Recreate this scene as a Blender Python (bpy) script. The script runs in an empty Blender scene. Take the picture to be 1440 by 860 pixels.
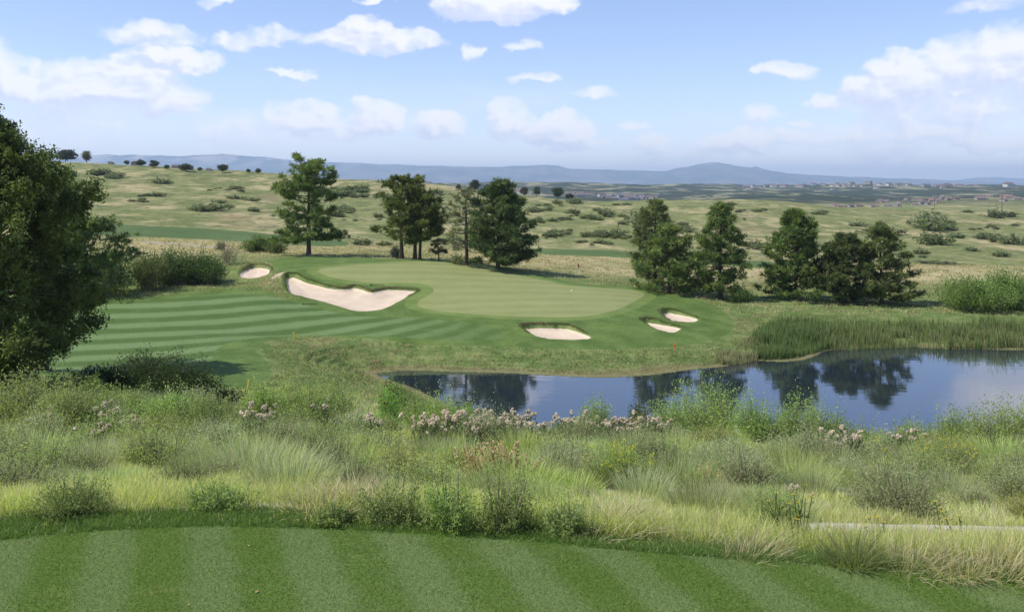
import bpy, math, random
import numpy as np
from mathutils import Vector

# ------------------------------------------------------------------ basics
F = 1400.0          # focal length of the photograph in its own pixels (35 mm equivalent)
HV = 258.0          # row of the horizon
EZ = 21.0           # eye height above datum; the pond lies at z = 2
POND_Z = 2.0
R = np.random.default_rng(7)
random.seed(7)
scene = bpy.context.scene
COL = scene.collection
V3 = lambda *a: np.array(a, dtype=float)

def link(o):
    COL.objects.link(o); return o

def tag(o, label=None, cat=None, group=None, kind=None):
    if label: o['label'] = label
    if cat: o['category'] = cat
    if group: o['group'] = group
    if kind: o['kind'] = kind
    return o

def empty(name, loc=(0, 0, 0), rz=0.0):
    o = bpy.data.objects.new(name, None); o.empty_display_size = 0.3
    o.location = loc; o.rotation_euler = (0, 0, rz)
    return link(o)

class Geo:
    """collects vertices, tris and quads (numpy) with a per-vertex tint and a per-face material"""
    def __init__(s):
        s.v = []; s.t = []; s.q = []; s.c = []; s.tm = []; s.qm = []; s.n = 0
    def add(s, v, t=None, q=None, col=None, mat=0):
        v = np.asarray(v, float).reshape(-1, 3)
        if t is not None and len(t):
            s.t.append(np.asarray(t, int) + s.n); s.tm.append(np.full(len(t), mat))
        if q is not None and len(q):
            s.q.append(np.asarray(q, int) + s.n); s.qm.append(np.full(len(q), mat))
        if col is None: col = np.ones((len(v), 3))
        col = np.broadcast_to(np.asarray(col, float), (len(v), 3))
        s.v.append(v); s.c.append(col); s.n += len(v)
        return s
    def mesh(s, name, mats, smooth=False):
        v = np.concatenate(s.v) if s.v else np.zeros((0, 3))
        t = np.concatenate(s.t) if s.t else np.zeros((0, 3), int)
        q = np.concatenate(s.q) if s.q else np.zeros((0, 4), int)
        m = bpy.data.meshes.new(name)
        m.vertices.add(len(v)); m.vertices.foreach_set('co', v.astype(np.float32).ravel())
        m.loops.add(t.size + q.size)
        m.loops.foreach_set('vertex_index', np.concatenate([t.ravel(), q.ravel()]).astype(np.int32))
        m.polygons.add(len(t) + len(q))
        st = np.concatenate([np.arange(len(t)) * 3, t.size + np.arange(len(q)) * 4])
        m.polygons.foreach_set('loop_start', st.astype(np.int32))
        mi = np.concatenate(([] if not s.tm else s.tm) + ([] if not s.qm else s.qm)).astype(np.int32)
        m.polygons.foreach_set('material_index', mi)
        m.polygons.foreach_set('use_smooth', np.full(len(mi), smooth))
        a = m.attributes.new('tint', 'FLOAT_COLOR', 'POINT')
        c = np.ones((len(v), 4), np.float32); c[:, :3] = np.concatenate(s.c)
        a.data.foreach_set('color', c.ravel())
        for k in mats: m.materials.append(k)
        m.update(calc_edges=True); m.validate()
        return m
    def obj(s, name, mats, parent=None, smooth=False, loc=(0, 0, 0)):
        if not isinstance(mats, (list, tuple)): mats = [mats]
        o = bpy.data.objects.new(name, s.mesh(name, mats, smooth)); o.location = loc
        link(o)
        if parent is not None: o.parent = parent
        return o

def copy_tree(o, parent=None):
    c = o.copy(); COL.objects.link(c)
    if parent is not None: c.parent = parent
    for ch in [x for x in bpy.data.objects if x.parent == o]:
        copy_tree(ch, c)
    return c

def unit(a):
    a = np.asarray(a, float)
    return a / np.maximum(np.linalg.norm(a, axis=-1, keepdims=True), 1e-9)

# ------------------------------------------------------------------ noise
def _hash(ix, iy, seed):
    h = (ix.astype(np.int64) * 374761393 + iy.astype(np.int64) * 668265263 + seed * 144665) & 0x7fffffff
    h = ((h ^ (h >> 13)) * 1274126177) & 0x7fffffff
    return ((h ^ (h >> 16)) & 0xffff) / 65535.0
def vnoise(x, y, seed=0):
    ix = np.floor(x); iy = np.floor(y); fx = x - ix; fy = y - iy
    fx = fx * fx * fx * (fx * (fx * 6 - 15) + 10); fy = fy * fy * fy * (fy * (fy * 6 - 15) + 10)
    ix = ix.astype(np.int64); iy = iy.astype(np.int64)
    a = _hash(ix, iy, seed); b = _hash(ix + 1, iy, seed); c = _hash(ix, iy + 1, seed); d = _hash(ix + 1, iy + 1, seed)
    return (a + (b - a) * fx) * (1 - fy) + (c + (d - c) * fx) * fy
def fbm(x, y, seed=0, o=4):
    s = 0; a = 0.5
    for k in range(o):
        s = s + a * (vnoise(x * 2**k, y * 2**k, seed + k * 17) - 0.5) * 2; a *= 0.5
    return s
def sstep(a, b, x):
    t = np.clip((x - a) / (b - a), 0, 1); return t * t * (3 - 2 * t)

# ------------------------------------------------------------------ terrain
UN = np.array([-500, 0, 200, 350, 450, 600, 720, 850, 950, 1050, 1200, 1440, 1950], float)
# metres below the eye, one row per distance
ROWS = [
 (-60, [1.65]*13), (2, [1.65]*13), (6.2, [3.45]*13), (7, [3.5]*13), (9, [3.5]*13),
 (10.4, [3.5,3.5,3.5,3.5,3.52,3.55,3.6,3.66,3.7,3.75,3.82,3.92,4.0]),
 (12, [3.9,3.83,3.8,3.8,3.82,3.87,3.92,4.0,4.09,4.15,4.23,4.35,4.5]),
 (15, [4.75,4.7,4.66,4.65,4.7,4.78,4.85,4.95,5.05,5.1,5.2,5.3,5.5]),
 (20, [5.95,5.9,5.85,5.85,5.9,6.0,6.05,6.2,6.3,6.38,6.45,6.55,6.7]),
 (28, [7.5,7.55,7.5,7.5,7.6,7.7,7.8,7.95,8.05,8.1,8.2,8.3,8.4]),
 (36, [8.5,8.6,8.6,8.7,9.0,9.2,9.4,9.5,9.55,9.6,9.9,9.9,9.9]),
 (45, [9.4,9.6,9.9,10.4,10.9,11.4,11.8,11.9,11.9,12.2,12.6,12.4,12.4]),
 (55, [11,11.3,11.9,12.4,12.9,14,14.8,15,15.1,15.3,15.6,15.6,15.6]),
 (65, [13,13.2,13.9,14.2,14.7,16.3,17,17.3,17.5,17.6,17.8,17.8,17.8]),
 (80, [15.4,15.6,16.1,16.3,16.7,18.3,19,19.2,19.3,19.4,19.5,19.5,19.3]),
 (90, [16,16.1,16.4,16.5,17.2,18.9,19.2,19.4,19.5,19.5,19.6,19.6,19.4]),
 (100,[15.9,16.0,16.1,16.3,17.3,18.6,18.8,19.0,19.2,19.4,19.5,19.6,19.4]),
 (108,[15.4,15.6,15.8,16.3,16.9,17.2,17.5,17.9,18.2,18.6,19.1,19.3,19.2]),
 (118,[14.7,14.9,15.1,15.4,15.9,16.4,16.3,16.5,17.1,17.8,18.5,18.7,18.7]),
 (128,[13.9,14.1,14.3,14.4,15.2,15.9,15.7,15.9,16.7,17.6,18.0,18.2,18.2]),
 (140,[13.4,13.6,13.8,13.6,14,14.5,14.8,15.4,16.5,17.3,17.5,17.7,17.7]),
 (152,[13,13.1,13.3,12.9,12.7,13.1,14.1,15.2,16.6,17.2,17.3,17.3,17.3]),
 (163,[12.7,12.8,13,12.2,12.2,12.6,13.9,15.6,16.6,17,17.2,17.2,17.2]),
 (172,[12.6,12.7,12.8,12.2,12.3,12.9,14.4,15.8,16.6,17.0,17.2,17.2,17.2]),
 (190,[12.4,12.6,12.8,12.7,13,13.6,14.8,15.9,16.5,16.9,17.1,17.2,17.2]),
 (260,[8,11,13.5,14.5,15.3,16.3,17,17.6,18.3,19.3,20.5,21.5,22.5]),
 (300,[6,9.5,12.6,14.5,15.8,17,18,18.8,19.6,20.5,22,23.5,25]),
 (400,[0,5,8.5,11,13.1,15,16.5,18.5,19.5,21,23,25.5,29]),
 (550,[-14,-4,0,3.5,6.3,9,12.2,14.5,14.5,16,19,23,29]),
 (700,[-30,-17,-12,-8,-4,0,8,12.5,11.2,11.5,17,21,28]),
 (850,[-20,-8,-2,6,13,20,25,25,24,24,24,25,28]),
 (1200,[30,36,40,42,42,42,42,40,36,32,29,27,27]),
 (1800,[40,42,42,42,38,36,33,34,34,34,35,30,28]),
 (2500,[40,40,36,30,26,22,24,36,40,40,41,30,24]),
 (3500,[20,18,16,14,10,10,15,28,28,28,30,20,15]),
 (5000,[-5,-5,-4,-4,-4,-3,-2,1,3,6,10,15,18]),
 (7000,[40]*13), (12000,[55]*13), (40000,[55]*13)]
RY = np.array([r[0] for r in ROWS], float)
RD = np.array([r[1] for r in ROWS], float)

def pchip_slopes(x, y):
    h = np.diff(x); d = np.diff(y, axis=0) / h.reshape((-1,) + (1,) * (y.ndim - 1))
    hh = h.reshape((-1,) + (1,) * (y.ndim - 1))
    m = np.zeros_like(y)
    w1 = 2 * hh[1:] + hh[:-1]; w2 = hh[1:] + 2 * hh[:-1]
    same = d[1:] * d[:-1] > 0
    with np.errstate(divide='ignore', invalid='ignore'):
        hm = (w1 + w2) / (w1 / d[:-1] + w2 / d[1:])
    m[1:-1] = np.where(same, hm, 0); m[0] = d[0]; m[-1] = d[-1]
    return m
def hermite(x0, x1, y0, y1, m0, m1, x):
    h = x1 - x0; t = np.clip((x - x0) / h, 0, 1); t2 = t * t; t3 = t2 * t
    return (2*t3 - 3*t2 + 1) * y0 + (t3 - 2*t2 + t) * h * m0 + (-2*t3 + 3*t2) * y1 + (t3 - t2) * h * m1
UF = np.linspace(-500, 1950, 981)
_mu = pchip_slopes(UN, RD.T)
_k = np.clip(np.searchsorted(UN, UF) - 1, 0, len(UN) - 2)
TB = hermite(UN[_k][:, None], UN[_k + 1][:, None], RD.T[_k], RD.T[_k + 1], _mu[_k], _mu[_k + 1], UF[:, None]).T
TM = pchip_slopes(RY, TB)

def base_z(x, y):
    x = np.asarray(x, float); y = np.asarray(y, float)
    u = np.clip(720 + F * x / np.maximum(y, 7.0), -499.9, 1949.9)
    fu = (u + 500) / (UF[1] - UF[0]); iu = fu.astype(int); fu = fu - iu
    k = np.clip(np.searchsorted(RY, y) - 1, 0, len(RY) - 2)
    g = lambda T, kk: T[kk, iu] * (1 - fu) + T[kk, iu + 1] * fu
    d = hermite(RY[k], RY[k + 1], g(TB, k), g(TB, k + 1), g(TM, k), g(TM, k + 1), y)
    return EZ - d

def hit(u, v, y0=7.0, y1=900.0, f=None):
    """the ground point that the sight line of a photo pixel meets first between two distances"""
    ys = np.geomspace(y0, y1, 3000); xs = (u - 720) / F * ys
    z = (f or base_z)(xs, ys); vv = HV + F * (EZ - z) / ys
    i = np.argmax(vv <= v)
    if vv[i] > v: i = int(np.argmin(vv))
    if i > 0 and vv[i-1] > v > vv[i]:
        t = (vv[i-1] - v) / (vv[i-1] - vv[i])
        y = ys[i-1] + t * (ys[i] - ys[i-1])
    else: y = ys[i]
    return V3((u - 720) / F * y, y, float((f or base_z)(np.array([(u - 720) / F * y]), np.array([y]))[0]))
def flat(u, v, z):
    y = F * (EZ - z) / (v - HV); return V3((u - 720) / F * y, y, z)

def smooth_poly(p, n=6):
    """closed Catmull-Rom through the corner points"""
    p = np.asarray(p, float); N = len(p); out = []
    for i in range(N):
        a, b, c, d = p[i-1], p[i], p[(i+1) % N], p[(i+2) % N]
        for k in range(n):
            t = k / n
            out.append(0.5 * ((2*b) + (-a + c)*t + (2*a - 5*b + 4*c - d)*t*t + (-a + 3*b - 3*c + d)*t**3))
    return np.array(out)
def sdf(P, x, y, far=6.0):
    """signed distance to polygon (negative inside), exact only near it"""
    x = np.asarray(x, float); y = np.asarray(y, float); out = np.full(x.shape, far)
    lo = P.min(0) - far; hi = P.max(0) + far
    m = (x > lo[0]) & (x < hi[0]) & (y > lo[1]) & (y < hi[1])
    px = x[m]; py = y[m]; d2 = np.full(px.shape, 1e9); ins = np.zeros(px.shape, bool)
    A = P; B = np.roll(P, -1, 0)
    for a, b in zip(A, B):
        e = b - a; wx = px - a[0]; wy = py - a[1]
        t = np.clip((wx * e[0] + wy * e[1]) / max(e @ e, 1e-9), 0, 1)
        d2 = np.minimum(d2, (wx - t * e[0])**2 + (wy - t * e[1])**2)
        c = ((a[1] > py) != (b[1] > py))
        if a[1] != b[1]:
            ins ^= c & (px < (b[0] - a[0]) * (py - a[1]) / (b[1] - a[1]) + a[0])
    d = np.sqrt(d2); out[m] = np.where(ins, -d, d)
    return out
def px_poly(pts, y0=80, y1=320, n=6, f=None):
    return smooth_poly([hit(u, v, y0, y1, f)[:2] for u, v in pts], n)

GREEN = px_poly([(447,381),(471,391),(523,397),(568,397),(598,400),(610,408),(600,416),(588,424),(592,432),(628,438),(702,444),(780,446),(840,442),(880,430),(906,414),(890,408),(850,405),(800,401),(760,393),(700,381),(640,371),(580,368),(520,371),(470,375)])
SURR = px_poly([(380,366),(432,360),(500,362),(560,364),(640,367),(700,375),(760,388),(820,400),(890,404),(950,414),(1000,428),(1026,445),(1030,462),(1010,476),(960,486),(900,490),(800,491),(700,487),(600,481),(500,475),(430,473),(390,477),(366,484),(360,494),(374,506),(381,520),(374,534),(352,545),(310,543),(200,541),(80,537),(0,533),(-150,528),(-150,428),(0,424),(150,420),(250,414),(310,404),(360,402),(392,412),(404,400),(398,386),(384,374)], 70, 200)
FAIR = px_poly([(-150,522),(0,524),(120,526),(220,526),(275,520),(297,506),(304,492),(330,480),(390,473),(450,471),(540,473),(640,478),(700,476),(705,464),(640,452),(560,446),(500,444),(440,432),(400,420),(350,414),(300,415),(200,422),(120,427),(0,432),(-150,434)], 70, 200)
FAR1 = px_poly([(60,314),(150,315),(250,319),(330,324),(400,331),(470,338),(492,343),(470,347),(400,344),(330,339),(250,335),(150,331),(60,330)], 195, 420)
FAR2 = px_poly([(738,349),(790,350),(850,352),(910,356),(1000,362),(1080,368),(1110,373),(1080,377),(1000,372),(910,365),(850,361),(790,359),(738,356)], 195, 420)
TEE = smooth_poly([hit(u, v, 7.2, 14)[:2] for u, v in [(-260,820),(-60,770),(0,760),(150,746),(300,740.5),(450,744),(600,752),(750,762),(900,776),(1050,788),(1200,798),(1440,813)]] + [V3(6.5,8.3), V3(9,7.2), V3(9,6.3), V3(-8,6.3)], 8)
COLLAR = smooth_poly([hit(u, v, 7.2, 14)[:2] for u, v in [(-260,790),(-60,742),(0,730),(150,724),(300,718.5),(450,722),(600,731),(750,744),(900,759),(1050,772),(1200,783),(1440,800)]] + [V3(7.5,8.3), V3(10,7.2), V3(10,5.8), V3(-10,5.8)], 8)
_pl = [(560,758),(700,750),(800,744),(900,743),(1050,746),(1200,748),(1440,753),(1700,760)]
_a = [hit(u, v - 12, 11, 26)[:2] for u, v in _pl]; _b = [hit(u, v + 14, 11, 26)[:2] for u, v in _pl]
PATH = smooth_poly(_a + _b[::-1], 5)
POND = smooth_poly([flat(u, v, POND_Z)[:2] for u, v in [(518,528),(535,522),(575,518),(640,520),(720,522),(790,526),(850,528),(905,525),(960,518),(1010,513),(1030,508),(1055,504),(1100,506),(1128,502),(1150,492),(1190,488),(1260,486),(1350,489),(1440,490),(1700,494),(2100,500),(2100,640),(1440,646),(1200,648),(1000,646),(860,640),(760,622),(690,602),(630,578),(575,550)]], 6)
BUNK = [px_poly(p, 90, 200, 3) for p in [
 [(400,386),(417,385),(430,392),(446,397),(464,402),(482,404),(497,401),(512,405),(523,409),(538,405),(560,405),(587,408),(572,417),(556,427),(540,434),(522,437),(500,437),(480,432),(455,424),(428,417),(409,412),(402,402)],
 [(335,387),(341,378),(352,372),(370,372),(382,378),(375,386),(360,391),(345,392)],
 [(733,459),(744,455.5),(770,455.5),(797,456),(816,464),(832,475),(808,477.5),(780,476.5),(752,472)],
 [(901,449),(915,447.5),(935,454),(959,461),(947,467.5),(924,463)],
 [(928,437),(941,434.5),(962,440),(983,447.5),(976,452),(943,449.5)]]]
TRACK = px_poly([(205,340),(255,342.5),(300,346.5),(348,354),(347,356.5),(300,349.5),(255,345.5),(205,342.5)], 175, 260, 4)
PATCH = px_poly([(381,391),(391,385),(401,382.5),(399,385.5),(390,391.5)], 90, 200, 3)

def bunker_sd(P, x, y):
    return sdf(P, x, y) + 0.16 * fbm(x * 0.9, y * 0.9, 31, 2)
def ground_z(x, y):
    """finished ground: the base form with bunkers, pond bed and small relief"""
    x = np.asarray(x, float); y = np.asarray(y, float)
    z = base_z(x, y)
    near = sstep(11, 14, y) * (1 - sstep(78, 90, y)) * (sdf(PATH, x, y) > 0.2)
    z = z + near * 0.12 * fbm(x * 0.45, y * 0.45, 3, 3)
    ms = np.minimum(sdf(SURR, x, y, 12), 12)
    rough = sstep(88, 96, y) * sstep(0.3, 4.0, ms)
    z = z + rough * (0.22 * fbm(x * 0.22, y * 0.22, 9, 4)) * (1 - sstep(400, 700, y) * 0.5)
    hill = sstep(230, 420, y)
    z = z + hill * (1.3 * fbm(x / 45, y / 45, 12, 3))
    far = sstep(1000, 2200, y) * (1 - sstep(6500, 8000, y))
    z = z + far * (20 * fbm(x / 380, y / 700, 21, 4) + 7 * fbm(x / 130, y / 220, 22, 3))
    mown = sstep(0.5, -4, ms)
    z = z + mown * 0.10 * fbm(x / 9, y / 9, 41, 2)
    for P in BUNK:
        s = -bunker_sd(P, x, y); g = np.clip((y - P[:, 1].min()) / (P[:, 1].max() - P[:, 1].min()), 0, 1)
        gx = np.clip((P[:, 0].max() - x) / (P[:, 0].max() - P[:, 0].min()), 0, 1)
        z = z - np.where(s > 0, (0.10 + 0.42 * g + 0.2 * gx) * sstep(0, 0.5, s) + 0.25 * sstep(0.4, 3, s), 0)
        z = z + np.where(s < 0, 0.10 * g * sstep(-1.6, -0.1, s), 0)
    d = sdf(POND, x, y, 14)
    z = np.where((y > 50) & (y < 160), np.where(d < 0, np.minimum(z, POND_Z - 0.03 - 0.25 * np.minimum(-d, 5)), np.clip(z, POND_Z + 0.04 + 0.10 * np.minimum(d, 5), np.where(d < 13, POND_Z + 0.06 + 0.20 * d + 0.016 * d * d, 1e6))), z)
    return z
def gz(x, y): return float(ground_z(np.array([x]), np.array([y]))[0])
def at(u, v, y0=10, y1=900):
    p = hit(u, v, y0, y1); p[2] = gz(p[0], p[1]); return p
# ------------------------------------------------------------------ node helpers
class NT:
    def __init__(s, tree): s.t = tree; s.n = tree.nodes; s.l = tree.links
    def new(s, kind, **props):
        n = s.n.new(kind)
        for k, v in props.items(): setattr(n, k, v)
        return n
    def put(s, sock, v):
        if hasattr(v, 'is_output'): s.l.new(v, sock)
        elif v is not None:
            if isinstance(v, (tuple, list)) and len(v) == 3 and sock.type == 'RGBA': v = (*v, 1)
            sock.default_value = v
    def math(s, op, a, b=None, c=None, clamp=False):
        n = s.new('ShaderNodeMath', operation=op); n.use_clamp = clamp
        s.put(n.inputs[0], a); s.put(n.inputs[1], b); s.put(n.inputs[2], c); return n.outputs[0]
    def vmath(s, op, a, b=None):
        n = s.new('ShaderNodeVectorMath', operation=op)
        s.put(n.inputs[0], a)
        if b is not None: s.put(n.inputs[1], b)
        return n.outputs[0]
    def mix(s, f, a, b, mode='MIX'):
        n = s.new('ShaderNodeMix', data_type='RGBA', blend_type=mode)
        s.put(n.inputs[0], f); s.put(n.inputs[6], a); s.put(n.inputs[7], b); return n.outputs[2]
    def noise(s, vec, scale, detail=4, rough=0.55, dist=0.0, out=0):
        n = s.new('ShaderNodeTexNoise'); s.put(n.inputs['Vector'], vec)
        n.inputs['Scale'].default_value = scale; n.inputs['Detail'].default_value = detail
        n.inputs['Roughness'].default_value = rough; n.inputs['Distortion'].default_value = dist
        return n.outputs[out]
    def map(s, x, a, b, c=0.0, d=1.0, smooth=True):
        n = s.new('ShaderNodeMapRange', interpolation_type='SMOOTHSTEP' if smooth else 'LINEAR')
        s.put(n.inputs[0], x)
        for i, k in enumerate((a, b, c, d)): s.put(n.inputs[i + 1], k)
        return n.outputs[0]
    def xyz(s, vec):
        n = s.new('ShaderNodeSeparateXYZ'); s.put(n.inputs[0], vec); return n.outputs
    def comb(s, x, y, z):
        n = s.new('ShaderNodeCombineXYZ'); s.put(n.inputs[0], x); s.put(n.inputs[1], y); s.put(n.inputs[2], z); return n.outputs[0]
    def pos(s): return s.new('ShaderNodeNewGeometry').outputs['Position']
    def scale(s, vec, f): return s.vmath('MULTIPLY', vec, f)
    def bump(s, h, strength=0.4, dist=0.1):
        n = s.new('ShaderNodeBump'); n.inputs['Strength'].default_value = strength; n.inputs['Distance'].default_value = dist
        s.put(n.inputs['Height'], h); return n.outputs[0]

def material(name, build):
    m = bpy.data.materials.new(name); m.use_nodes = True
    nt = NT(m.node_tree); b = m.node_tree.nodes['Principled BSDF']
    b.inputs['Roughness'].default_value = 0.85; b.inputs['Specular IOR Level'].default_value = 0.15
    build(nt, b); return m

def flat_mat(name, col, rough=0.7, var=0.12, scale=3.0, spec=0.3):
    def f(nt, b):
        n = nt.noise(nt.pos(), scale, 4)
        c = nt.mix(n, tuple(x * (1 - var) for x in col), tuple(min(1, x * (1 + var)) for x in col))
        nt.put(b.inputs['Base Color'], c); b.inputs['Roughness'].default_value = rough
        b.inputs['Specular IOR Level'].default_value = spec
    return material(name, f)

# ground materials -------------------------------------------------
def m_ground(nt, b):
    p = nt.pos(); x, y, z = nt.xyz(p)
    q = nt.scale(p, (1, 0.55, 1))                         # patches lie across the slope
    n1 = nt.noise(q, 0.018, 5, 0.6); n2 = nt.noise(q, 0.09, 5, 0.62); n3 = nt.noise(p, 0.7, 4, 0.65); n4 = nt.noise(p, 4.0, 3, 0.7)
    green = nt.mix(nt.map(n2, 0.35, 0.65), (0.142, 0.168, 0.056), (0.225, 0.240, 0.094))
    tan = nt.mix(n3, (0.32, 0.275, 0.14), (0.46, 0.39, 0.21))
    f = nt.math('ADD', nt.math('MULTIPLY', n1, 0.55), nt.math('MULTIPLY', n2, 0.45))
    c = nt.mix(nt.map(f, 0.485, 0.61), green, tan)
    nr = nt.noise(q, 0.013, 3, 0.5, 0.0); 
    c = nt.mix(nt.math('MULTIPLY', nt.map(nr, 0.60, 0.70), 0.55), c, (0.27, 0.185, 0.115))
    # low scrub and forbs too small to stand as bushes
    ns = nt.noise(nt.scale(p, (1, 0.7, 1)), 0.16, 4, 0.7)
    c = nt.mix(nt.math('MULTIPLY', nt.map(ns, 0.53, 0.63), 0.85), c, (0.105, 0.128, 0.050))
    nt2 = nt.noise(nt.scale(p, (1, 0.45, 1)), 0.055, 6, 0.72)
    c = nt.mix(nt.math('MULTIPLY', nt.map(nt2, 0.54, 0.66), 0.65), c, (0.095, 0.120, 0.050))
    nv = nt.noise(nt.scale(p, (1, 0.6, 1)), 0.42, 4, 0.7)
    c = nt.mix(nt.math('MULTIPLY', nt.map(nv, 0.55, 0.64), 0.55), c, (0.36, 0.325, 0.20))
    # straw coloured tall grass behind the green and past the pines
    st = nt.math('MULTIPLY', nt.math('MULTIPLY', nt.map(y, 168, 182), nt.map(y, 262, 235)), nt.map(nt.noise(q, 0.045, 3), 0.30, 0.52))
    c = nt.mix(nt.math('MULTIPLY', st, 0.8), c, nt.mix(n3, (0.36, 0.30, 0.16), (0.48, 0.41, 0.23)))
    # bank and rough round the mown ground
    bk = nt.math('MULTIPLY', nt.map(y, 60, 78), nt.map(y, 176, 150))
    bc = nt.mix(nt.map(nt.noise(p, 0.35, 5, 0.7), 0.38, 0.62), (0.100, 0.155, 0.044), (0.185, 0.225, 0.078))
    bc = nt.mix(nt.map(nt.noise(p, 0.9, 4, 0.7), 0.60, 0.72), bc, (0.30, 0.235, 0.13))
    c = nt.mix(bk, c, bc)
    # meadow by the tee: pale dry soil and litter under the plants
    mc = nt.mix(nt.map(nt.noise(p, 1.4, 5, 0.7), 0.40, 0.62), (0.20, 0.215, 0.105), (0.46, 0.43, 0.33))
    c = nt.mix(nt.map(y, 66, 52), c, mc)
    # far valley: oak scrub, dry grass and bare slopes
    fz = nt.map(y, 1000, 1900)
    qf = nt.scale(p, (1, 0.5, 1.5))
    nf = nt.noise(qf, 0.0065, 7, 0.7); nf2 = nt.noise(qf, 0.02, 4, 0.6)
    fc = nt.mix(nt.map(nf, 0.49, 0.60), (0.035, 0.050, 0.030), nt.mix(nf2, (0.14, 0.155, 0.075), (0.36, 0.32, 0.20)))
    c = nt.mix(fz, c, fc)
    # wet margin of the pond
    wet = nt.math('MULTIPLY', nt.map(z, POND_Z + 0.30, POND_Z + 0.06), bk)
    c = nt.mix(nt.math('MULTIPLY', wet, 0.8), c, nt.mix(n3, (0.10, 0.095, 0.04), (0.26, 0.23, 0.12)))
    c = nt.mix(0.5, c, nt.mix(n4, (0.30, 0.30, 0.30), (0.75, 0.75, 0.75)), 'OVERLAY')
    nt.put(b.inputs['Base Color'], c); b.inputs['Roughness'].default_value = 0.95
    b.inputs['Specular IOR Level'].default_value = 0.05
    h = nt.math('ADD', nt.math('MULTIPLY', n3, 0.6), nt.math('ADD', nt.math('MULTIPLY', n4, 0.15), nt.math('MULTIPLY', ns, 1.2)))
    nt.put(b.inputs['Normal'], nt.bump(h, 0.55, 0.8))
M_GROUND = material('native_grassland', m_ground)

def turf(name, dark, light, stripes=None, fine=14.0, mott=0.25, far=False):
    def f(nt, b):
        p = nt.pos(); x, y, z = nt.xyz(p)
        n1 = nt.noise(p, 0.35 if not far else 0.05, 4, 0.6); n2 = nt.noise(p, fine, 3, 0.7); n3 = nt.noise(p, fine * 4, 2, 0.6)
        if stripes: 
            s = stripes(nt, x, y, p)
            s = nt.math('ADD', s, nt.math('MULTIPLY', nt.math('SUBTRACT', n1, 0.5), 1.1), clamp=True)
            c = nt.mix(s, dark, light)
        else:
            c = nt.mix(nt.map(n1, 0.3, 0.7), dark, light)
        g = nt.math('ADD', nt.math('MULTIPLY', n2, 0.6), nt.math('MULTIPLY', n3, 0.4))
        c = nt.mix(mott, c, nt.mix(nt.map(g, 0.3, 0.7), (0.12, 0.12, 0.12), (0.88, 0.88, 0.80)), 'OVERLAY')
        dry = nt.map(nt.noise(p, 1.1, 4, 0.7), 0.60, 0.75)
        c = nt.mix(nt.math('MULTIPLY', dry, 0.28), c, (0.30, 0.29, 0.12))
        nt.put(b.inputs['Base Color'], c); b.inputs['Roughness'].default_value = 0.8
        b.inputs['Specular IOR Level'].default_value = 0.12
        nt.put(b.inputs['Normal'], nt.bump(g, 0.5, 0.03 if fine > 8 else 0.12))
    return material(name, f)

def wave(nt, q, period, sharp=0.28):
    s = nt.math('SINE', nt.math('MULTIPLY', q, 2 * math.pi / period))
    return nt.map(s, -sharp, sharp)
def fair_stripes(nt, x, y, p):
    w = nt.noise(p, 0.06, 2, 0.5)
    dx = nt.math('MAXIMUM', nt.math('ADD', x, 52.0), 0.0)
    q = nt.math('SUBTRACT', y, nt.math('MULTIPLY', nt.math('POWER', dx, 2.0), 0.0150))
    q = nt.math('ADD', q, nt.math('MULTIPLY', w, 2.0))
    s = wave(nt, q, 6.0, 0.85)
    fade = nt.map(x, -22, 2)                       # stripes blend out towards the green
    return nt.math('ADD', nt.math('MULTIPLY', s, nt.math('SUBTRACT', 1.0, nt.math('MULTIPLY', fade, 0.75))), nt.math('MULTIPLY', fade, 0.12))
def tee_stripes(nt, x, y, p):
    w = nt.math('MULTIPLY', nt.noise(p, 1.1, 3, 0.6), 0.16)
    q = nt.math('ADD', nt.math('ADD', x, nt.math('MULTIPLY', y, 0.343)), w)
    q = nt.math('SUBTRACT', q, 0.21)
    cross = nt.math('MULTIPLY', nt.math('SUBTRACT', nt.noise(nt.scale(p, (0.35, 3.2, 1)), 1.0, 3, 0.6), 0.5), 0.9)
    return nt.math('ADD', nt.math('ADD', nt.math('MULTIPLY', wave(nt, q, 0.95, 0.75), 0.75), 0.1), cross, clamp=True)
M_FAIR = turf('fairway_turf', (0.076, 0.132, 0.030), (0.155, 0.225, 0.086), fair_stripes, 5.0, 0.30)
M_SURR = turf('mown_rough_turf', (0.078, 0.132, 0.028), (0.132, 0.195, 0.050), None, 4.0, 0.35)
def green_st(nt, x, y, p):
    q = nt.math('ADD', y, nt.math('MULTIPLY', x, -0.12))
    return nt.math('ADD', nt.math('MULTIPLY', nt.noise(nt.scale(p, (0.25, 1, 1)), 0.22, 3, 0.5), 0.5), nt.math('MULTIPLY', wave(nt, q, 4.6, 0.9), 0.35))
M_GREEN = turf('putting_green_turf', (0.215, 0.245, 0.088), (0.290, 0.312, 0.130), green_st, 6.0, 0.24)
M_FRINGE = turf('fringe_turf', (0.130, 0.190, 0.046), (0.175, 0.235, 0.066), None, 5.0, 0.2)
M_FARF = turf('far_fairway_turf', (0.072, 0.118, 0.030), (0.105, 0.155, 0.045), None, 0.8, 0.2, True)
M_TEE = turf('tee_turf', (0.088, 0.145, 0.026), (0.132, 0.184, 0.064), tee_stripes, 30.0, 0.6)
M_COLLAR = turf('collar_turf', (0.065, 0.120, 0.024), (0.10, 0.17, 0.042), None, 12.0, 0.5)
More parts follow.
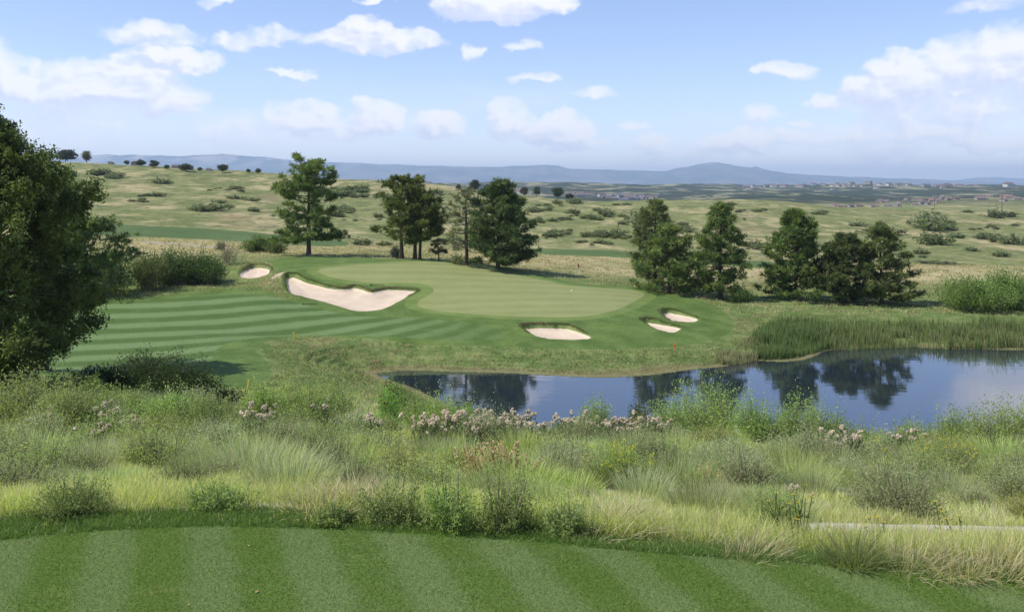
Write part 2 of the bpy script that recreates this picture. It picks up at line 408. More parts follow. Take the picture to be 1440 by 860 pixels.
def m_sand(nt, b):
    p = nt.pos(); n1 = nt.noise(p, 0.5, 4, 0.6); n2 = nt.noise(p, 9, 3, 0.7)
    w = nt.new('ShaderNodeTexWave'); nt.put(w.inputs['Vector'], nt.scale(p, (1.0, 0.5, 1))); w.inputs['Scale'].default_value = 2.2
    w.inputs['Distortion'].default_value = 7.0; w.inputs['Detail'].default_value = 3
    c = nt.mix(n1, (0.54, 0.43, 0.31), (0.80, 0.66, 0.50))
    c = nt.mix(0.18, c, nt.mix(n2, (0.2, 0.2, 0.2), (0.8, 0.8, 0.8)), 'OVERLAY')
    nt.put(b.inputs['Base Color'], c); b.inputs['Roughness'].default_value = 0.95
    h = nt.math('ADD', nt.math('MULTIPLY', w.outputs['Fac'], 0.3), nt.math('ADD', n1, nt.math('MULTIPLY', n2, 0.15)))
    nt.put(b.inputs['Normal'], nt.bump(h, 0.5, 0.25))
M_SAND = material('bunker_sand', m_sand)
def m_path(nt, b):
    p = nt.pos(); n1 = nt.noise(p, 1.5, 5, 0.65); n2 = nt.noise(p, 40, 3, 0.7)
    c = nt.mix(n1, (0.42, 0.385, 0.34), (0.58, 0.54, 0.49)); c = nt.mix(nt.math('MULTIPLY', nt.map(n2, 0.5, 0.7), 0.4), c, (0.28, 0.25, 0.21))
    nt.put(b.inputs['Base Color'], c); nt.put(b.inputs['Normal'], nt.bump(n2, 0.3, 0.02))
M_TRACK = flat_mat('track_soil', (0.33, 0.285, 0.19), 0.95, 0.25, 0.8, 0.05)
M_PATH = material('path_concrete', m_path)
def m_water(nt, b):
    p = nt.pos()
    n = nt.noise(nt.scale(p, (0.7, 1.6, 1)), 0.55, 4, 0.5); n2 = nt.noise(nt.scale(p, (0.8, 1.5, 1)), 3.0, 3, 0.5)
    calm = nt.map(nt.noise(p, 0.05, 2), 0.35, 0.65)
    h = nt.math('ADD', n, nt.math('MULTIPLY', nt.math('MULTIPLY', n2, 0.14), calm))
    nt.put(b.inputs['Base Color'], (0.020, 0.029, 0.038)); b.inputs['Roughness'].default_value = 0.03
    b.inputs['IOR'].default_value = 2.45; b.inputs['Specular IOR Level'].default_value = 0.5
    nt.put(b.inputs['Normal'], nt.bump(h, 0.045, 0.12))
M_WATER = material('pond_water', m_water)
def m_mtn(nt, b):
    p = nt.pos(); n = nt.noise(nt.scale(p, (1, 0.6, 1.5)), 0.0016, 6, 0.65); n2 = nt.noise(p, 0.0005, 3)
    c = nt.mix(nt.map(n, 0.42, 0.62), (0.035, 0.055, 0.032), (0.16, 0.15, 0.11))
    c = nt.mix(nt.math('MULTIPLY', nt.map(nt.xyz(p)[2], 380, 560), nt.map(n, 0.45, 0.55)), c, (0.36, 0.30, 0.27))
    nt.put(b.inputs['Base Color'], c); nt.put(b.inputs['Normal'], nt.bump(n, 0.6, 120))
M_MTN = material('mountain_forest', m_mtn)

# plant materials: colour comes from the plant's own tint
def foliage(name, transl=0.3, rough=0.55, spec=0.25, var=0.25, hue=0.02):
    m = bpy.data.materials.new(name); m.use_nodes = True; nt = NT(m.node_tree); nt.n.clear()
    out = nt.new('ShaderNodeOutputMaterial'); at_ = nt.new('ShaderNodeAttribute', attribute_name='tint')
    oi = nt.new('ShaderNodeObjectInfo').outputs['Random']
    hs = nt.new('ShaderNodeHueSaturation'); nt.put(hs.inputs['Color'], at_.outputs['Color'])
    nt.put(hs.inputs['Value'], nt.map(oi, 0, 1, 1 - var, 1 + var, False)); nt.put(hs.inputs['Hue'], nt.map(oi, 0, 1, 0.5 - hue, 0.5 + hue, False))
    c = hs.outputs[0]
    b = nt.new('ShaderNodeBsdfPrincipled'); nt.put(b.inputs['Base Color'], c); b.inputs['Roughness'].default_value = rough
    b.inputs['Specular IOR Level'].default_value = spec
    t = nt.new('ShaderNodeBsdfTranslucent'); nt.put(t.inputs['Color'], nt.mix(1.0, c, (1.15, 1.25, 0.65), 'MULTIPLY'))
    mx = nt.new('ShaderNodeMixShader'); mx.inputs[0].default_value = transl
    nt.l.new(b.outputs[0], mx.inputs[1]); nt.l.new(t.outputs[0], mx.inputs[2]); nt.l.new(mx.outputs[0], out.inputs[0])
    return m
M_LEAF = foliage('leaves', 0.42, 0.5, 0.3, 0.2, 0.008)
M_NEEDLE = foliage('pine_needles', 0.36, 0.6, 0.2, 0.15, 0.01)
M_BLADE = foliage('grass_blades', 0.5, 0.6, 0.2, 0.14, 0.008)
M_MASS = foliage('grass_mass', 0.45, 0.6, 0.2, 0.0, 0.0)
M_FLUFF = foliage('seed_fluff', 0.3, 0.9, 0.05, 0.1, 0.0)
def m_bark(nt, b):
    tc = nt.new('ShaderNodeTexCoord').outputs['Object']
    n = nt.noise(nt.scale(tc, (6, 6, 1.2)), 1.0, 5, 0.7); n2 = nt.noise(tc, 0.6, 3)
    c = nt.mix(n, (0.035, 0.025, 0.02), (0.13, 0.09, 0.065)); c = nt.mix(nt.math('MULTIPLY', n2, 0.5), c, (0.11, 0.10, 0.09))
    nt.put(b.inputs['Base Color'], c); nt.put(b.inputs['Normal'], nt.bump(n, 0.8, 0.05))
M_BARK = material('bark', m_bark)
M_STEM = flat_mat('twig_stems', (0.24, 0.22, 0.13), 0.8, 0.3)

# ------------------------------------------------------------------ the ground, cut into its surfaces
def build_ground():
    ys = [np.arange(-60, 6, 4.0), np.arange(6, 12, 0.11), 12 * np.exp(np.arange(0, math.log(88 / 12), 0.0085))]
    ys.append(np.arange(88, 176, 0.36)); ys.append(176 * np.exp(np.arange(0, math.log(6500 / 176), 0.0085)))
    ys.append(6500 * np.exp(np.linspace(0.03, math.log(40000 / 6500), 40)))
    ys = np.concatenate(ys)
    t = np.concatenate([-np.geomspace(1.5, 0.54, 46), np.linspace(-0.52, 0.52, 580), np.geomspace(0.54, 1.5, 46)])
    W = np.maximum(ys, 0) + 14
    X = W[:, None] * t[None, :]; Y = np.repeat(ys[:, None], len(t), 1)
    X = X.ravel(); Y = Y.ravel(); Z = ground_z(X, Y)
    n, m = len(ys), len(t)
    idx = np.arange(n * m).reshape(n, m)
    Q = np.stack([idx[:-1, :-1], idx[:-1, 1:], idx[1:, 1:], idx[1:, :-1]], -1).reshape(-1, 4)
    jag = 0.10 * fbm(X * 1.5, Y * 1.5, 77, 3)
    sG = sdf(GREEN, X, Y); sS = sdf(SURR, X, Y)
    regs = []
    for P in BUNK:
        s = bunker_sd(P, X, Y); g = np.clip((Y - P[:, 1].min()) / (P[:, 1].max() - P[:, 1].min()), 0, 1)
        regs.append(s + 0.08 + 0.30 * g)
    regs.append(sdf(PATCH, X, Y) + 2 * jag)
    regs += [sG, np.where(Y < 400, sG - 1.7, 9), np.maximum(sdf(FAIR, X, Y), sS), sS + 1.5 * jag + 0.02,
             sdf(FAR1, X, Y) + 3 * jag, sdf(FAR2, X, Y) + 3 * jag, sdf(TEE, X, Y), sdf(COLLAR, X, Y) + 0.6 * jag, sdf(PATH, X, Y) + 1.2 * jag, sdf(TRACK, X, Y) + 4 * jag]
    lipB = np.full(X.shape, 9.0)
    for P in BUNK: lipB = np.minimum(lipB, bunker_sd(P, X, Y))
    # a worn earth lip shows round each bunker: keep it out of the turf
    for k in (6, 7, 8, 9): regs[k] = np.maximum(regs[k], -(lipB - 0.02))
    S = np.stack(regs, 0)
    names = ['sand_bunker'] * 5 + ['sand_patch', 'putting_green', 'fringe', 'fairway', 'mown_rough', 'far_fairway', 'far_fairway', 'tee_box', 'tee_collar', 'cart_path', 'dirt_track']
    mats = [M_SAND] * 6 + [M_GREEN, M_FRINGE, M_FAIR, M_SURR, M_FARF, M_FARF, M_TEE, M_COLLAR, M_PATH, M_TRACK]
    P3 = np.stack([X, Y, Z], 1)
    ext_p = []; ext_s = []; N0 = len(X)
    gp = lambda i: P3[i] if i < N0 else ext_p[i - N0]
    gs = lambda i: S[:, i] if i < N0 else ext_s[i - N0]
    polys = []
    out = []
    for r in range(len(regs)):
        s = S[r][Q]; ins = (s < 0).all(1); cross = (s < 0).any(1) & ~ins
        inq = Q[ins]; work = [list(q) for q in Q[cross]] + polys; Q = Q[~ins & ~cross]; polys = []; inp = []
        cache = {}
        for poly in work:
            sv = [gs(i)[r] for i in poly]
            if all(v < 0 for v in sv): inp.append(poly); continue
            if all(v >= 0 for v in sv): polys.append(poly); continue
            A = []; B = []
            for k in range(len(poly)):
                i, j = poly[k], poly[(k + 1) % len(poly)]; a, b = sv[k], sv[(k + 1) % len(poly)]
                (A if a < 0 else B).append(i)
                if (a < 0) != (b < 0):
                    key = (i, j) if i < j else (j, i)
                    if key not in cache:
                        tt = a / (a - b)
                        ext_p.append(gp(i) * (1 - tt) + gp(j) * tt); ext_s.append(gs(i) * (1 - tt) + gs(j) * tt)
                        cache[key] = N0 + len(ext_p) - 1
                    A.append(cache[key]); B.append(cache[key])
            if len(A) > 2: inp.append(A)
            if len(B) > 2: polys.append(B)
        out.append((names[r], mats[r], inq, inp))
    out.append(('ground', M_GROUND, Q, polys))
    allp = np.concatenate([P3, np.array(ext_p)]) if ext_p else P3
    made = []
    for nm, mt, q, pl in out:
        flatp = np.array([i for p in pl for i in p], int); lens = np.array([len(p) for p in pl], int)
        loops = np.concatenate([q.ravel(), flatp]); ids, inv = np.unique(loops, return_inverse=True)
        me = bpy.data.meshes.new(nm); me.vertices.add(len(ids)); me.vertices.foreach_set('co', allp[ids].astype(np.float32).ravel())
        me.loops.add(len(loops)); me.loops.foreach_set('vertex_index', inv.astype(np.int32).ravel())
        st = np.concatenate([np.arange(len(q)) * 4, q.size + np.concatenate([[0], np.cumsum(lens)[:-1]]) if len(lens) else np.zeros(0)])
        me.polygons.add(len(q) + len(pl)); me.polygons.foreach_set('loop_start', st.astype(np.int32))
        me.polygons.foreach_set('use_smooth', np.ones(len(q) + len(pl), bool)); me.materials.append(mt)
        me.update(calc_edges=True); me.validate()
        o = bpy.data.objects.new(nm, me); link(o); o['kind'] = 'structure'; made.append(o)
    return made
SURFACES = build_ground()
for o, l in zip(SURFACES, ['big pale sand bunker with ragged grass lip beside the putting green', 'small sand bunker beyond the big one under the leafy shrubs',
        'sand bunker cut in the slope below the putting green', 'lower of the two small bunkers on the mound by the pond', 'upper of the two small bunkers on the mound by the pond', 'small bare sandy scrape between two bunkers',
        'smooth pale putting green on its raised shelf', 'mown fringe round the putting green', 'striped fairway below the big bunker', 'mown grass round fairway and green', 'dark green fairway band below the grass ridge', 'dark green fairway band behind the pines',
        'striped tee turf', 'dark grass collar behind the tee', 'pale cart path behind the tee grass', 'faint dirt track across the dry grass slope', 'native grassland']):
    tag(o, l, o.name.split('.')[0].replace('_', ' '))

# pond: one level sheet; the ground rises through it at the shore
def build_pond():
    P = POND; c = P.mean(0); Pg = c + (P - c) * 1.0
    n = unit(np.stack([np.roll(P, -1, 0)[:, 1] - np.roll(P, 1, 0)[:, 1], -(np.roll(P, -1, 0)[:, 0] - np.roll(P, 1, 0)[:, 0])], 1))
    a = 0.5 * np.sum(P[:, 0] * np.roll(P[:, 1], -1) - np.roll(P[:, 0], -1) * P[:, 1])
    Pg = P + n * (0.7 if a > 0 else -0.7)
    me = bpy.data.meshes.new('pond'); me.from_pydata([(p[0], p[1], POND_Z) for p in Pg], [], [list(range(len(Pg)))]); me.materials.append(M_WATER)
    if me.polygons[0].normal.z < 0: me.flip_normals()
    o = link(bpy.data.objects.new('pond_water', me)); tag(o, 'still blue pond reflecting the pines', 'pond', None, 'structure')
build_pond()

# ------------------------------------------------------------------ mountains
def build_mountains():
    def ridge(nm, pts, yc, half, seed, label, amp):
        us = np.array([p[0] for p in pts], float); vs = np.array([p[1] for p in pts], float)
        nx, ny = 900, 46
        uu = np.linspace(-900, 2400, nx); yy = np.linspace(yc - half, yc + half, ny)
        crest = np.interp(uu, us, vs)
        crest = crest + (0.9 + 1.6 * np.exp(-((uu - 1010) / 60) ** 2)) * fbm(uu / 20, uu * 0, seed, 5) * amp - 2.2 * np.exp(-((uu - 1010) / 45) ** 2) * amp
        h = (HV - crest) / F * yc + 60
        U, Yv = np.meshgrid(uu, yy); X = (U - 720) / F * yc
        wob = 1500 * fbm(X / 5200, Yv * 0, seed + 3, 3)
        t = np.clip(1 - np.abs(Yv + wob * (1 - np.abs(Yv - yc) / half) - yc) / half, 0, 1)
        prof = t ** 0.8
        spur = fbm(X / 1500, Yv / 2600, seed + 5, 5)
        Z = h[None, :] * np.clip(prof * (1 + 0.5 * spur * (1 - t)), 0, 1.0) - 60 + EZ
        idx = np.arange(nx * ny).reshape(ny, nx)
        Q = np.stack([idx[:-1, :-1], idx[:-1, 1:], idx[1:, 1:], idx[1:, :-1]], -1).reshape(-1, 4)
        g = Geo(); g.add(np.stack([X.ravel(), Yv.ravel(), Z.ravel()], 1), q=Q)
        o = g.obj(nm, M_MTN, smooth=True); tag(o, label, 'mountains', None, 'structure')
    ridge('mountains', [(-900,224),(-200,221),(60,217),(130,218),(200,219),(270,220),(300,218),(320,216),(345,219),(380,221),(420,225),(470,228),(550,231),(620,234),(700,235),(735,233),(765,232),(785,234),(800,238),(840,238),(880,239),(940,240),(955,237),(970,235),(985,232),(1000,231),(1012,230),(1028,232),(1045,234),(1062,236),(1068,234),(1080,238),(1120,243),(1170,247),(1250,250),(1330,253),(1400,256),(1440,258),(1700,259),(2400,250)], 23000, 3600, 51, 'long blue mountain range on the horizon', 1.0)
    ridge('mountains', [(-900,262),(1180,262),(1290,260),(1340,255),(1365,252),(1385,250),(1410,248.5),(1430,250),(1470,251),(1600,248),(2400,240)], 31000, 2500, 63, 'faint farther peaks beyond the end of the blue range', 0.8)
build_mountains()

# ------------------------------------------------------------------ haze
HAZE = 6.0e-5
def build_haze():
    x, y0, y1, z0, z1 = 33000, -400, 34800, -70, 560
    v = [(sx * x, yy, zz) for sx in (-1, 1) for yy in (y0, y1) for zz in (z0, z1)]
    me = bpy.data.meshes.new('haze'); me.from_pydata(v, [], [(0,1,3,2),(4,6,7,5),(0,4,5,1),(2,3,7,6),(0,2,6,4),(1,5,7,3)])
    m = bpy.data.materials.new('haze_air'); m.use_nodes = True; nt = NT(m.node_tree); nt.n.clear()
    out = nt.new('ShaderNodeOutputMaterial'); pv = nt.new('ShaderNodeVolumePrincipled')
    pv.inputs['Color'].default_value = (0.60, 0.76, 1.0, 1); pv.inputs['Density'].default_value = HAZE; pv.inputs['Anisotropy'].default_value = 0.15
    nt.l.new(pv.outputs[0], out.inputs['Volume']); me.materials.append(m)
    o = link(bpy.data.objects.new('haze', me)); tag(o, 'thin blue summer haze over the valley', 'haze', None, 'stuff'); o.display_type = 'WIRE'
build_haze()

# ------------------------------------------------------------------ light and sky
SUN_EL = math.radians(51)
SUN_DIR = Vector((-0.93, -0.17, 0)).normalized() * math.cos(SUN_EL) + Vector((0, 0, math.sin(SUN_EL)))
CLOUD_SHADE = (3.8, 4.05, 5.1); CLOUD_LIT = (5.6, 5.5, 5.7); CLOUD_VEIL = (5.3, 5.35, 5.8); SKY_TINT = (0.87, 0.81, 0.90)
def cloud_chart():
    """cumulus of the day as densities over bearing and height: (cover, lit side, thin veil)"""
    A0, A1, E0, E1 = -1150, 1150, -10, 760
    W, H = 2300, 770
    C = []
    def cl(u, v, rx, ry, s=1.0):
        C.append((F * math.atan((u - 720) / F), F * math.atan((HV - v) / math.hypot(F, u - 720)), rx, ry, s))
    for a in [(30,118,44,30,1.15),(60,105,20,16,.8),(120,122,60,34,1.25),(185,128,50,36,1.15),(240,150,40,26,1.05),(110,160,80,30,.55),(90,190,120,30,.35),
              (205,52,50,15,1.0),(235,86,54,17,1.35),(210,78,30,12,.9),(330,60,40,14,.75),(390,52,45,14,.65),(530,55,75,18,1.15),(570,48,40,12,.8),(480,62,50,12,.6),(660,74,20,10,.85),(408,106,26,7,.8),
              (425,176,44,28,1.25),(530,172,28,32,1.35),(470,190,60,22,.8),(608,184,34,22,1.15),(330,195,50,26,.45),(712,178,26,32,1.35),(780,190,50,22,1.25),(830,203,30,10,.7),
              (690,8,65,20,1.25),(760,2,40,16,1.0),(300,0,22,8,.8),(25,2,30,9,.8),(530,-2,20,8,.7),(755,113,30,8,.6),(828,135,30,10,.6),(730,63,22,9,.5),
              (1100,97,30,16,1.0),(890,178,16,8,.6),(915,205,20,16,.7),(1035,205,52,24,1.15),(1070,168,30,16,.95),(1135,178,18,9,.7),(1130,205,36,14,.7),(960,226,60,10,.4),
              (1390,95,75,34,1.35),(1300,115,70,28,1.3),(1240,128,50,26,1.15),(1180,142,34,14,.8),(1260,100,24,20,1.0),(1440,85,60,36,1.4),(1350,150,120,26,.8),(1300,190,120,24,.65),(1420,195,80,20,.6),(1500,110,80,50,1.2),(1250,215,60,16,.5),
              (1440,-30,70,36,1.3),(1500,-70,110,50,1.2),(1390,12,40,12,.5),(700,-40,60,20,.7),(-80,90,80,40,1.1),(1700,120,140,60,1.2),(-300,140,150,50,1.1),
              (900,-150,140,30,.7),(300,-210,160,40,.7),(1250,-260,150,40,.7),(560,-330,180,50,.6)]:
        cl(*a)
    az, el = np.meshgrid(np.linspace(A0, A1, W), np.linspace(E0, E1, H))
    wx = 26 * fbm(az / 70, el / 45, 101, 4) + 9 * fbm(az / 16, el / 13, 103, 3)
    wy = 18 * fbm(az / 70, el / 45, 102, 4) + 8 * fbm(az / 16, el / 13, 104, 3)
    a_ = az + wx; e_ = el + wy
    body = np.zeros_like(az)
    for ca, ce, rx, ry, s in C:
        de = e_ - ce; r2 = ((a_ - ca) / (rx * 1.35))**2 + np.where(de > 0, de / (ry * 1.35), de / (ry * 0.95))**2
        body = np.maximum(body, np.clip(1 - r2, 0, 1) * s)
    bil = 0; amp = 0.5
    for k, sc in enumerate((46, 24, 12, 6)):
        bil = bil + amp * (1 - np.abs(2 * vnoise(az / sc, el / (sc * 0.72), 110 + k) - 1)); amp *= 0.55
    dens = body * 0.95 + (bil - 0.52) * 1.0 * sstep(0.02, 0.4, body) + 0.28 * fbm(az / 120, el / 50, 120, 4) * (body > 0.01)
    cover = sstep(0.0, 1.12, dens) ** 0.95
    sh = lambda dx, dy: np.roll(np.roll(dens, dx, 1), -dy, 0)
    slope = (dens - sh(-5, 6)) * 0.9 + (dens - sh(-12, 16)) * 0.7
    lit = np.clip(0.55 + slope * 1.15, 0, 1) * (0.55 + 0.45 * sstep(-0.2, 0.35, dens - np.roll(dens, -24, 0) + 0.25))
    veil = np.clip(sstep(-0.25, 0.55, fbm(az / 260, el / 60, 130, 5)) * sstep(190, 10, el) * 0.55 + sstep(0.0, 0.5, body) * 0.30, 0, 1)
    edge = sstep(A0, A0 + 120, az) * sstep(A1, A1 - 120, az) * sstep(E1, E1 - 80, el)
    img = bpy.data.images.new('cloud_cover', W, H, float_buffer=True); img.colorspace_settings.name = 'Non-Color'
    px = np.ones((H, W, 4), np.float32); px[..., 0] = cover * 0.80 * edge; px[..., 1] = lit; px[..., 2] = veil * edge
    img.pixels.foreach_set(px.ravel()); img.update(); img.pack()
    return img, (A0, A1, E0, E1)
def build_light():
    l = bpy.data.lights.new('sun', 'SUN'); l.energy = 3.7; l.angle = math.radians(0.53); l.color = (1.0, 0.945, 0.86)
    o = link(bpy.data.objects.new('sun', l)); o.rotation_euler = (-SUN_DIR).to_track_quat('-Z', 'Y').to_euler(); o.location = (-60, 20, 120)
    w = bpy.data.worlds.new('World'); scene.world = w; w.use_nodes = True; nt = NT(w.node_tree); nt.n.clear()
    out = nt.new('ShaderNodeOutputWorld'); bg = nt.new('ShaderNodeBackground')
    sky = nt.new('ShaderNodeTexSky', sky_type='NISHITA'); sky.sun_disc = False; sky.sun_elevation = SUN_EL
    sky.sun_rotation = math.atan2(SUN_DIR.x, SUN_DIR.y); sky.altitude = 1800; sky.air_density = 1.0; sky.dust_density = 0.6; sky.ozone_density = 1.4
    d = nt.new('ShaderNodeTexCoord').outputs['Generated']
    x, y, z = nt.xyz(nt.vmath('NORMALIZE', d))
    az = nt.math('MULTIPLY', nt.math('ARCTAN2', x, y), F); el = nt.math('MULTIPLY', nt.math('ARCSINE', z), F)   # compass bearing and height, in 1/1400 rad
    img, (A0, A1, E0, E1) = cloud_chart()
    it = nt.new('ShaderNodeTexImage', extension='CLIP', interpolation='Linear'); it.image = img
    nt.put(it.inputs['Vector'], nt.comb(nt.map(az, A0, A1, 0, 1, False), nt.map(el, E0, E1, 0, 1, False), 0.0))
    ch = nt.new('ShaderNodeSeparateColor'); nt.l.new(it.outputs['Color'], ch.inputs[0])
    inside = nt.math('MULTIPLY', nt.math('GREATER_THAN', az, A0), nt.math('LESS_THAN', az, A1))
    mask = nt.math('MULTIPLY', ch.outputs[0], inside); lit = ch.outputs[1]; veil = nt.math('MULTIPLY', ch.outputs[2], inside)
    shade = nt.mix(lit, CLOUD_SHADE, CLOUD_LIT)
    skyc = nt.mix(1.0, sky.outputs[0], SKY_TINT, 'MULTIPLY')
    skyc = nt.mix(veil, skyc, CLOUD_VEIL)
    skyc = nt.mix(mask, skyc, shade)
    nt.put(bg.inputs['Color'], skyc); bg.inputs['Strength'].default_value = 0.15
    nt.l.new(bg.outputs[0], out.inputs['Surface'])
build_light()

# ------------------------------------------------------------------ camera
cam = bpy.data.cameras.new('camera'); cam.sensor_width = 36; cam.lens = 36 * F / 1440
cam.shift_y = -(430 - HV) / 1440; cam.clip_start = 0.1; cam.clip_end = 120000
co = link(bpy.data.objects.new('camera', cam)); co.location = (0, 0, EZ); co.rotation_euler = (math.radians(90), 0, 0)
scene.camera = co
scene.view_settings.view_transform = 'Standard'; scene.view_settings.look = 'None'
scene.view_settings.exposure = 0.45; scene.view_settings.gamma = 1.0; scene.view_settings.use_curve_mapping = False
scene.cycles.volume_bounces = 3; scene.cycles.max_bounces = 8; scene.cycles.diffuse_bounces = 3; scene.cycles.transmission_bounces = 4
scene.cycles.glossy_bounces = 3; scene.cycles.use_denoising = True
# ------------------------------------------------------------------ plant builders
def tube(g, pts, rad, sides=6, col=(1, 1, 1), mat=0):
    pts = np.asarray(pts, float); rad = np.asarray(rad, float); n = len(pts)
    d = unit(np.gradient(pts, axis=0)); ref = np.where(np.abs(d[:, 2:3]) > 0.9, V3(1, 0, 0), V3(0, 0, 1))
    a = unit(np.cross(d, ref)); b = np.cross(d, a); th = np.arange(sides) * 2 * math.pi / sides
    v = pts[:, None] + rad[:, None, None] * (a[:, None] * np.cos(th)[None, :, None] + b[:, None] * np.sin(th)[None, :, None])
    i = np.arange(n * sides).reshape(n, sides); j = np.roll(i, -1, 1)
    g.add(v.reshape(-1, 3), q=np.stack([i[:-1], j[:-1], j[1:], i[1:]], -1).reshape(-1, 4), col=col, mat=mat)

def blades(g, base, direc, h, w, bend, col, mat=0, tipcol=None):
    """grass blades: base points, unit directions, heights, widths, sideways bend vectors"""
    n = len(base); direc = unit(direc); side = unit(np.cross(direc, R.normal(size=(n, 3)) + V3(0, 0.01, 0)))
    h = np.broadcast_to(h, n)[:, None]; w = np.broadcast_to(w, n)[:, None]
    m = base + direc * h * 0.55 + bend * 0.30; t = base + direc * h + bend
    v = np.stack([base - side * w * .5, base + side * w * .5, m + side * w * .42, m - side * w * .42, t], 1)
    k = np.arange(n)[:, None] * 5
    c = np.repeat(np.broadcast_to(col, (n, 3))[:, None], 5, 1).copy()
    if tipcol is not None:
        tc = np.broadcast_to(tipcol, (n, 3)); c[:, 4] = tc; c[:, 2:4] = 0.5 * c[:, 2:4] + 0.5 * tc[:, None]
    g.add(v.reshape(-1, 3), t=k + np.array([[3, 2, 4]]), q=k + np.array([[0, 1, 2, 3]]), col=c.reshape(-1, 3), mat=mat)

def leaves(g, c, axis, L, W, col, mat=0, flatness=0.6):
    """diamond leaves: centres, long axes, lengths, widths"""
    n = len(c); axis = unit(axis); nr = R.normal(size=(n, 3)); nr[:, 2] += flatness * 2
    b = unit(np.cross(axis, unit(nr))); L = np.broadcast_to(L, n)[:, None]; W = np.broadcast_to(W, n)[:, None]
    nn = np.cross(axis, b) * W * 0.25
    v = np.stack([c - axis * L * .5, c + b * W * .5 + nn, c + axis * L * .5, c - b * W * .5 + nn], 1)
    k = np.arange(n)[:, None] * 4
    col = np.repeat(np.broadcast_to(col, (n, 3))[:, None], 4, 1).reshape(-1, 3)
    g.add(v.reshape(-1, 3), t=np.concatenate([k + np.array([[0, 1, 2]]), k + np.array([[0, 2, 3]])]), col=col, mat=mat)

def tint(n, a, b, jit=0.12):
    f = R.random((n, 1)); return np.clip((np.array(a) * (1 - f) + np.array(b) * f) * (1 + R.normal(0, jit, (n, 1))), 0.004, 1)
def sph(n):
    return unit(R.normal(size=(n, 3)))

